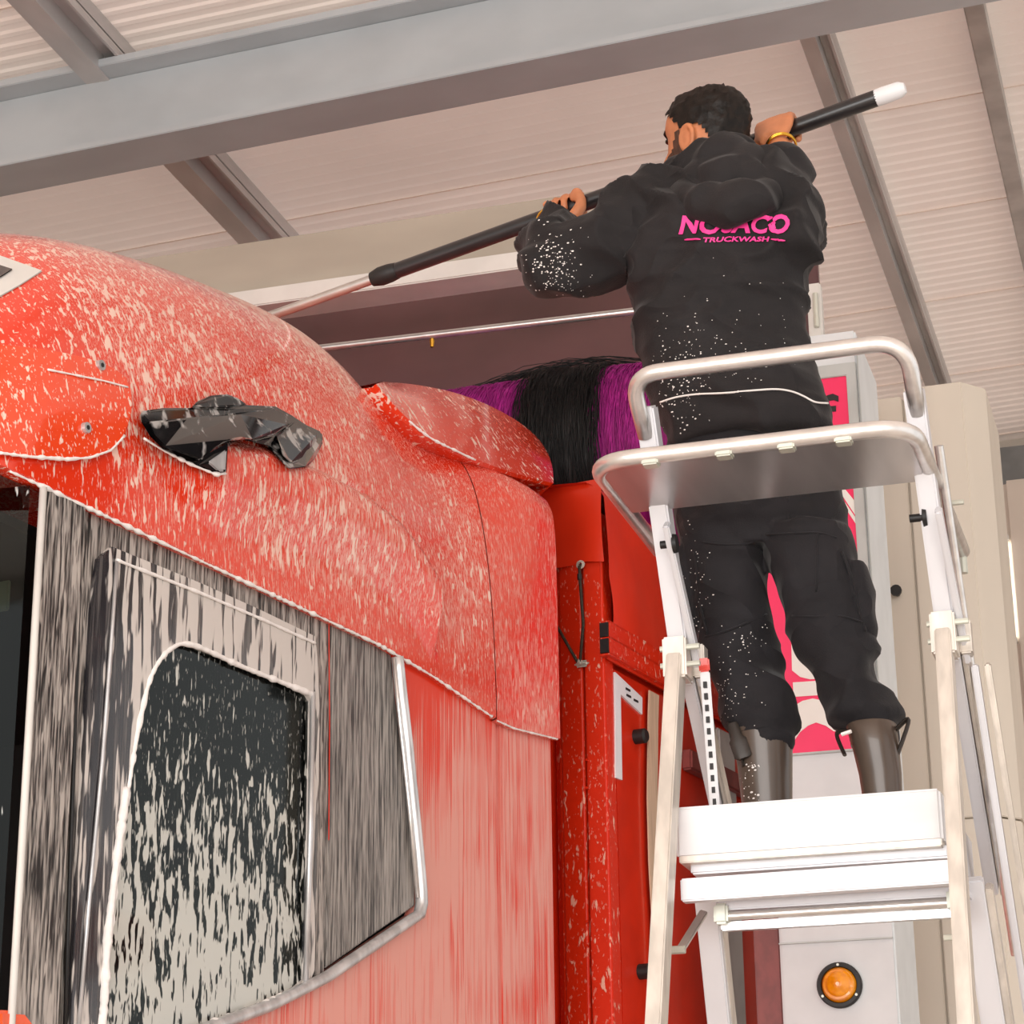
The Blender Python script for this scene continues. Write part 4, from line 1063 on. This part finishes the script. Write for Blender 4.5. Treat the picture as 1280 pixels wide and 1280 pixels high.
# --- face details and hair
def headshell(grow, keep, nz=40, n=72, jit=0):
    tabs = [smooth_tab([(h_[0], h_[i]) for h_ in HT]) for i in (1, 2, 3)]
    rings = []; info = []
    for i in range(nz+1):
        z = -.118+(.113+.118)*i/nz
        f_, b_, w_ = (t(z) for t in tabs)
        g = grow
        rg = headring(z+(g*.9 if z > .09 else 0), f_, b_, w_, n, g)
        for k in range(n):
            t = 2*math.pi*k/n; info.append((math.cos(t)*(f_ if math.cos(t) > 0 else -b_), math.sin(t), z))
        rings.append(rg)
    m_ = MB(); vs = [p for r_ in rings for p in r_]
    if jit:
        for i, p in enumerate(vs):
            q = p-HC; nn_ = q.normalized(); x_, s_, z_ = info[i]
            vs[i] = p+nn_*jit*(noise.noise(Vector((x_*45, s_*9, z_*110+x_*80)))+.5*noise.noise(Vector((x_*150, s_*30, z_*200))))
    fs = []
    for i in range(nz):
        for k in range(n):
            j = i*n+k
            if keep(info[j]): fs.append((j, i*n+(k+1) % n, (i+1)*n+(k+1) % n, (i+1)*n+k))
    if keep((0, 0, .113)): fs.append(tuple(nz*n+k for k in range(n)))
    m_.add(vs, fs); return m_
def hairline(i_):
    x, s_, z = i_
    lim = lerp([(-.10, -.07), (-.06, -.055), (-.05, -.042), (-.012, -.03), (.004, -.02), (.012, .018), (.04, .026), (.06, .045), (.075, .062), (.09, .066), (.12, .09)], z)
    return x < lim
Pb(headshell(.0065, hairline, jit=.006), 'hair', MAT['hair'], smooth=True, fix=False)
def beardline(i_):
    x, s_, z = i_
    if z > .012: return False
    if z > -.03: return .022 < x < .036+(-z)*.5 and abs(s_) > .4
    if x < .015: return False
    return not (abs(s_) < .45 and -.045 > z > -.062 and x > .06)
Pb(headshell(.003, beardline), 'beard', MAT['beard'], smooth=True, fix=False)
for sg in (1, -1):
    Pb(MB().ball(hp(.083, sg*.030, .027), .009, .011, .006, 10, 6), 'eye', MAT['eye'], smooth=True)
    Pb(MB().tube([hp(.094, sg*.016, .044), hp(.092, sg*.030, .050), hp(.080, sg*.046, .046)], [.003, .0042, .002], 8), 'eyebrow', MAT['hair'], smooth=True)
Pb(MB().tube([hp(.090, .026, -.036), hp(.107, .0, -.034), hp(.090, -.026, -.036)], [.004, .0055, .004], 8), 'moustache', MAT['hair'], smooth=True)
Pb(MB().ball(hp(.012, -.0, 0)+HL*-.0, .001, .001, .001, 6, 4), 'ear_stud', MAT['gold']) if False else None

# --- hoodie
hd = MB()
torso = [(868, 950, 214, 4.575, .15), (836, 985, 226, 4.57, .19), (808, 1006, 242, 4.565, .23), (797, 1015, 265, 4.56, .26), (793, 1017, 300, 4.555, .275), (792, 1016, 340, 4.555, .28), (796, 1010, 380, 4.56, .275), (804, 1006, 420, 4.565, .27), (812, 1010, 455, 4.57, .27), (819, 1020, 490, 4.57, .275), (827, 1034, 522, 4.57, .28), (834, 1042, 546, 4.57, .265), (838, 1043, 556, 4.57, .25)]
loft(hd, [ellring(L, R_, y, Y, d, 36, 2.5) for L, R_, y, Y, d in torso])
EL2 = atY(700, 329, 4.50)
hd.tube(catmull([atY(850, 270, 4.56), atY(812, 284, 4.545), atY(765, 304, 4.52), atY(722, 323, 4.50), EL2], 5), [.10]*5+[.092]*5+[.082]*5+[.074]*5+[.066], 20)
hd.ball(EL2, .066, .066, .066, 16, 12)
wl2 = WLp.lerp(EL2, .2)
hd.tube(catmull([EL2, EL2.lerp(wl2, .35)+Vector((0, 0, -.004)), EL2.lerp(wl2, .7), wl2], 5), [.066]*5+[.059]*5+[.050]*5+[.040], 20)
ER2 = atY(994, 304, 4.49)
hd.tube(catmull([atY(960, 262, 4.56), atY(978, 264, 4.545), atY(988, 282, 4.51), ER2], 5), [.092]*5+[.078]*5+[.068]*5+[.058], 20)
hd.ball(ER2, .058, .058, .06, 16, 12)
wr2 = WRp.lerp(ER2, .2)
hd.tube(catmull([ER2, ER2.lerp(wr2, .5), wr2], 6), [.058]*6+[.052]*6+[.040], 20)
def crest(v): return max(0, 1-2.3*abs(noise.noise(v)))**1.5
def folds(co):
    z = co.z; x = co.x
    a = noise.noise(Vector((x*5.5, co.y*5.5, z*9+x*6)))
    # creases fan out from the arms and gather above the hem
    up_ = sstep(3.35, 3.75, z); hem_ = 1-sstep(3.02, 3.25, z)
    d1 = crest(Vector((x*6+z*9, co.y*4, z*6-x*7+7))); d2 = crest(Vector((x*3, co.y*5+9, z*17+x*4)))
    return .014*a+.019*d1*(.5+up_)+.018*d2*(.3+hem_)
hm = remeshed(hd, .0075, 8, 'hoodie', folds)
bv_h = BVHTree.FromPolygons([v.co.copy() for v in hm.vertices], [tuple(p_.vertices) for p_ in hm.polygons])
hood_o = P(hm, 'hoodie', MAT['hoodie'])
# hood lying on the shoulders
hb = MB()
def hoodring(pts, Y, dep, n=24):
    pass
ctr = [(858, 222, 4.545, .062, .055), (880, 216, 4.53, .074, .075), (905, 214, 4.515, .080, .09), (930, 222, 4.51, .078, .088), (950, 240, 4.52, .062, .07)]
for px, py, Y, r1, r2 in ctr: hb.ball(atY(px, py, Y), r1, r2, r1*.92, 20, 14)
hb.tube(catmull([atY(838, 236, 4.55), atY(852, 244, 4.46), atY(876, 252, 4.405), atY(905, 256, 4.39), atY(938, 252, 4.395), atY(962, 240, 4.45), atY(970, 228, 4.53)], 6), [.026]*6+[.034]*6+[.040]*6+[.043]*6+[.041]*6+[.034]*6+[.024], 16)
for px, py, Y, r1 in ((875, 230, 4.46, .05), (905, 228, 4.44, .06), (936, 230, 4.45, .055)): hb.ball(atY(px, py, Y), r1, r1*.8, r1, 16, 12)
# collar edge rising along jaw and nape
hb.tube(catmull([atY(838, 232, 4.60), atY(856, 214, 4.545), atY(880, 194, 4.51), atY(906, 183, 4.505), atY(932, 186, 4.53), atY(952, 208, 4.58)], 6), [.018]*6+[.022]*6+[.024]*6+[.022]*6+[.022]*6+[.018], 12)
hb.tube(catmull([atY(836, 236, 4.62), atY(845, 240, 4.70), atY(880, 236, 4.74), atY(930, 225, 4.70), atY(954, 214, 4.60)], 5), .022, 10)
def hfold(co):
    return .010*noise.noise(Vector((co.x*10+co.z*8, co.y*8, co.z*10-co.x*7)))+.010*crest(Vector((co.x*8-co.z*9, co.y*6+3, co.z*7+co.x*4)))
hoodm = remeshed(hb, .006, 5, 'hood', hfold)
P(hoodm, 'hood', MAT['hoodie'])

# --- trousers
tz = MB()
loft(tz, [ellring(L, R_, y, Y, d, 32, 2.5) for L, R_, y, Y, d in ((836, 1040, 545, 4.575, .22), (838, 1046, 590, 4.575, .235), (845, 1053, 630, 4.575, .24), (850, 1058, 662, 4.575, .235), (856, 1060, 690, 4.575, .19))])
TL = [(850, 953, 665, .2), (857, 956, 710, .175), (864, 960, 750, .165), (872, 965, 790, .16), (880, 966, 815, .15), (893, 973, 855, .14), (903, 986, 885, .145), (910, 990, 904, .14), (926, 982, 914, .11), (932, 978, 930, .10)]
TR = [(955, 1060, 665, .2), (962, 1070, 710, .18), (978, 1078, 750, .17), (993, 1086, 790, .165), (1004, 1092, 818, .15), (1024, 1100, 850, .14), (1038, 1114, 876, .145), (1046, 1124, 894, .145), (1064, 1116, 906, .11), (1072, 1114, 924, .09)]
for leg, Yl in ((TL, 4.565), (TR, 4.55)):
    loft(tz, [ellring(L, R_, y, Yl, d, 28, 2.2) for L, R_, y, d in leg])
# cargo pockets and seat pocket flap
for L, R_, y0, y1, Yp, dx in ((846, 866, 690, 790, 4.545, 0), (1060, 1084, 705, 790, 4.535, 0)):
    a, c_ = atY((L+R_)/2, y0, Yp), atY((L+R_)/2+12, y1, Yp); tz.tube([a, a.lerp(c_, .5), c_], [(.018, .04), (.022, .045), (.014, .035)], 12)
def tfold(co):
    return 1.9*tfold_(co)*sstep(2.43, 2.50, co.z)
def tfold_(co):
    kz = math.exp(-((co.z-2.66)/.10)**2)+math.exp(-((co.z-2.50)/.07)**2)*1.3+.5
    return .0055*noise.noise(Vector((co.x*6, co.y*6, co.z*10+co.x*7)))*kz+.007*kz*max(0, 1-2.4*abs(noise.noise(Vector((co.x*5+co.z*6, co.y*5, co.z*9-co.x*6+2)))))
tm = remeshed(tz, .0065, 4, 'trousers', tfold)
bv_t = BVHTree.FromPolygons([v.co.copy() for v in tm.vertices], [tuple(p_.vertices) for p_ in tm.polygons])
tro = P(tm, 'trousers', MAT['trousers'])
def seam(pts, name='seam', r=.0022):
    out = []
    for px, py in pts:
        d = ray(px, py).normalized(); r_ = bv_t.ray_cast(CAM, d)
        if r_[0] is not None: out.append(r_[0]+r_[1]*.0005)
    if len(out) > 2: Pb(MB().tube(catmull(out, 4), r, 6), name, MAT['trousers'], tro, smooth=True)
seam([(852, 672), (880, 678), (910, 681), (940, 678), (953, 668)]); seam([(958, 668), (985, 667), (1022, 666), (1045, 672)])
seam([(1022, 666), (1021, 690), (1021, 715), (1020, 740)]); seam([(990, 770), (1020, 771), (1050, 770), (1078, 778)]); seam([(985, 620), (986, 645), (988, 662)])
seam([(868, 690), (872, 720), (876, 760), (884, 792)], r=.003); seam([(882, 796), (905, 790), (935, 778), (958, 768)], r=.003); seam([(1052, 690), (1064, 720), (1074, 760), (1082, 790)], r=.003)
# --- boots
def boot(rows, Y, toe, strap_in, strap_out):
    b = MB()
    rg = [ellring(L, R_, y, Y, abs(atY(R_, y, Y).x-atY(L, y, Y).x)*1.12, 28, 2.15) for L, R_, y in rows]
    zz = [r_[0].z for r_ in rg]
    last = rg[-1]; c_ = sum(last, Vector())/len(last)
    # foot: rings run down and stretch towards the toe
    for z, sx, sy, sh in ((DECK+.11, 1.0, 1.12, .008), (DECK+.075, 1.02, 1.45, .035), (DECK+.045, 1.05, 1.85, .06), (DECK+.012, 1.06, 1.95, .062), (DECK, 1.02, 1.9, .062)):
        rg.append([Vector((c_.x+(p.x-c_.x)*sx, c_.y+(p.y-c_.y)*sy, z))+Vector((toe[0], toe[1], 0))*sh for p in last])
    rim = [Vector((p.x, p.y, p.z)) for p in rg[0]]; c0 = sum(rim, Vector())/len(rim)
    inner_ = [c0+(p-c0)*.90 for p in rim]; deep = [c0+(p-c0)*.86-Vector((0, 0, .04)) for p in rim]
    rg = [deep, inner_, [c0+(p-c0)*.95+Vector((0, 0, .003)) for p in rim]]+rg
    o = Pb(loft(b, rg), 'boot', MAT['boot'], smooth=.9)
    for (px0, py0), (px1, py1), (px2, py2), Ys in filter(None, (strap_in, strap_out)):
        q = catmull([atY(px0, py0, Ys), atY(px1, py1, Ys), atY(px2, py2, Ys)], 8)
        Pb(MB().tube(q, [(.004, .011)]*len(q), 8), 'pull_strap', MAT['strap'], o, smooth=.8)
    return o
b1 = boot([(917, 991, 915), (920, 990, 940), (924, 990, 970), (928, 990, 1005), (932, 988, 1045)], 4.555, (-.25, 1.0),
          ((916, 928), (912, 905), (930, 958), 4.505), None)
b2 = boot([(1058, 1121, 908), (1066, 1124, 935), (1074, 1127, 968), (1079, 1128, 1000), (1084, 1128, 1040)], 4.535, (-.1, 1.0),
          ((1121, 946), (1136, 900), (1120, 912), 4.53), ((1056, 944), (1046, 918), (1058, 914), 4.52))
Pb(MB().tube([atY(1052, 918, 4.48), atY(1064, 914, 4.475)], .004, 6), 'white_tag', MAT['foam'], b2)
# flap of black rubber at the left boot
f1 = catmull([atY(915, 905, 4.50), atY(922, 925, 4.492), atY(930, 948, 4.49)], 6); Pb(MB().tube(f1, [(.012, .006)]*6+[(.018, .006)]*6+[(.012, .006)], 10), 'boot_flap', MAT['strap'], b1, smooth=.8)

# --- bracelets
def bracelet(w0, g0, name):
    d = (g0-w0).normalized(); c_ = w0+d*.004; x = d.orthogonal().normalized(); y = d.cross(x); n = 40
    for k_, dd in enumerate((0, .010)):
        pts = [c_+d*(dd+.006*math.cos(t))+(x*math.cos(t)+y*math.sin(t))*.0335 for t in [i*2*math.pi/n for i in range(n+1)]]
        Pb(MB().tube(pts, .0030, 6, False), name, MAT['gold'], bo, smooth=True)
bracelet(WLp, HLc, 'bracelet'); bracelet(WRp, HRc, 'bracelet')
# --- back print, laid on the cloth
def hit(px, py, lift=.005):
    best = None
    d = ray(px, py).normalized()
    for bv in (bv_h,):
        r_ = bv.ray_cast(CAM, d)
        if r_[0] is not None: best = r_
    return None if best is None else best[0]+best[1]*lift
def print_text(txt, x0, x1, y0, y1, name, slope, shear, bold):
    cu = bpy.data.curves.new(name, 'FONT'); cu.body = txt; cu.size = 1; cu.shear = shear; cu.offset = bold; cu.resolution_u = 3; cu.space_character = 1.02
    o = bpy.data.objects.new(name, cu); COL.objects.link(o)
    dg = bpy.context.evaluated_depsgraph_get(); dg.update()
    me = bpy.data.meshes.new_from_object(o.evaluated_get(dg)); bpy.data.objects.remove(o)
    bm = bmesh.new(); bm.from_mesh(me)
    bmesh.ops.triangulate(bm, faces=bm.faces)
    for _ in range(2): bmesh.ops.subdivide_edges(bm, edges=[e_ for e_ in bm.edges if e_.calc_length() > .12], cuts=1, use_grid_fill=True)
    xs = [v.co.x for v in bm.verts]; ys = [v.co.y for v in bm.verts]
    a0, a1, c0, c1 = min(xs), max(xs), min(ys), max(ys)
    for v in bm.verts:
        u = (v.co.x-a0)/(a1-a0); t = (v.co.y-c0)/(c1-c0); px = x0+(x1-x0)*u; py = y1+(y0-y1)*t+slope*(px-x0)
        h_ = hit(px, py); v.co = h_ if h_ is not None else atY(px, py, 4.43)
    bm.to_mesh(me); bm.free()
    return P(me, name, MAT['hotpink'], hood_o)
print_text('NOSACO', 849, 988, 269, 293, 'logo_lettering', 0, .22, .035)
print_text('TRUCKWASH', 879, 963, 297, 303.5, 'logo_lettering', 0, .18, .03)
for x0, x1 in ((857, 877), (965, 982)):
    m_ = MB(); pts = [hit(x0+(x1-x0)*i/6, 300.2) for i in range(7)]
    m_.tube(pts, [.0012]+[.0022]*5+[.0012], 6); Pb(m_, 'logo_line', MAT['hotpink'], hood_o)
# white cord along the hem, small tag
cp = [hit(x, y, .002) for x, y in ((826, 503), (845, 497), (870, 493), (905, 491), (940, 489), (970, 487), (990, 490), (1005, 496), (1018, 503), (1034, 504))]
cp = [p for p in cp if p is not None]; Pb(MB().tube(catmull(cp, 5), .0022, 6), 'hem_cord', MAT['foam'], hood_o, smooth=True)
p = hit(971, 541, .003)
if p is not None: Pb(MB().obox(p, (.010, 0, 0), (0, .003, 0), (0, 0, .0025)), 'hem_tag', MAT['foam'], hood_o, bevel=.001)
# foam flecks on the clothing
def flecks(spots, name, bvs, par, seed):
    rnd = random.Random(seed); b = MB()
    for cx, cy, sx, sy, n, smax in spots:
        for _ in range(n):
            px, py = rnd.gauss(cx, sx), rnd.gauss(cy, sy); d = ray(px, py).normalized()
            r_ = bvs.ray_cast(CAM, d)
            if r_[0] is None: continue
            s_ = rnd.uniform(.0006, smax*.55); q = r_[1].to_track_quat('Z', 'Y').to_matrix()
            b.ball(r_[0], s_*rnd.uniform(.7, 1.8), s_, s_*.5, 6, 4, q)
    o = b.build(name, MAT['foam'], par, smooth=True); o['kind'] = 'stuff'; return o
flecks([(688, 325, 16, 22, 130, .0042), (700, 350, 18, 12, 50, .003), (850, 480, 18, 35, 120, .0035), (905, 455, 40, 22, 50, .003), (860, 430, 25, 40, 50, .0025), (930, 400, 50, 50, 20, .002)], 'foam_flecks', bv_h, hood_o, 2)
flecks([(930, 800, 14, 8, 26, .003), (870, 740, 9, 50, 60, .0026), (925, 850, 20, 30, 50, .0025), (905, 880, 10, 20, 20, .0025)], 'foam_flecks', bv_t, tro, 3)

bb_ = b1.data; base_ = ORIG[per.name]
bv_b = BVHTree.FromPolygons([v.co+base_ for v in bb_.vertices], [tuple(p_.vertices) for p_ in bb_.polygons])
flecks([(940, 958, 6, 2, 14, .004), (932, 974, 4, 4, 6, .004), (938, 994, 5, 8, 14, .005)], 'foam_flecks', bv_b, b1, 5)
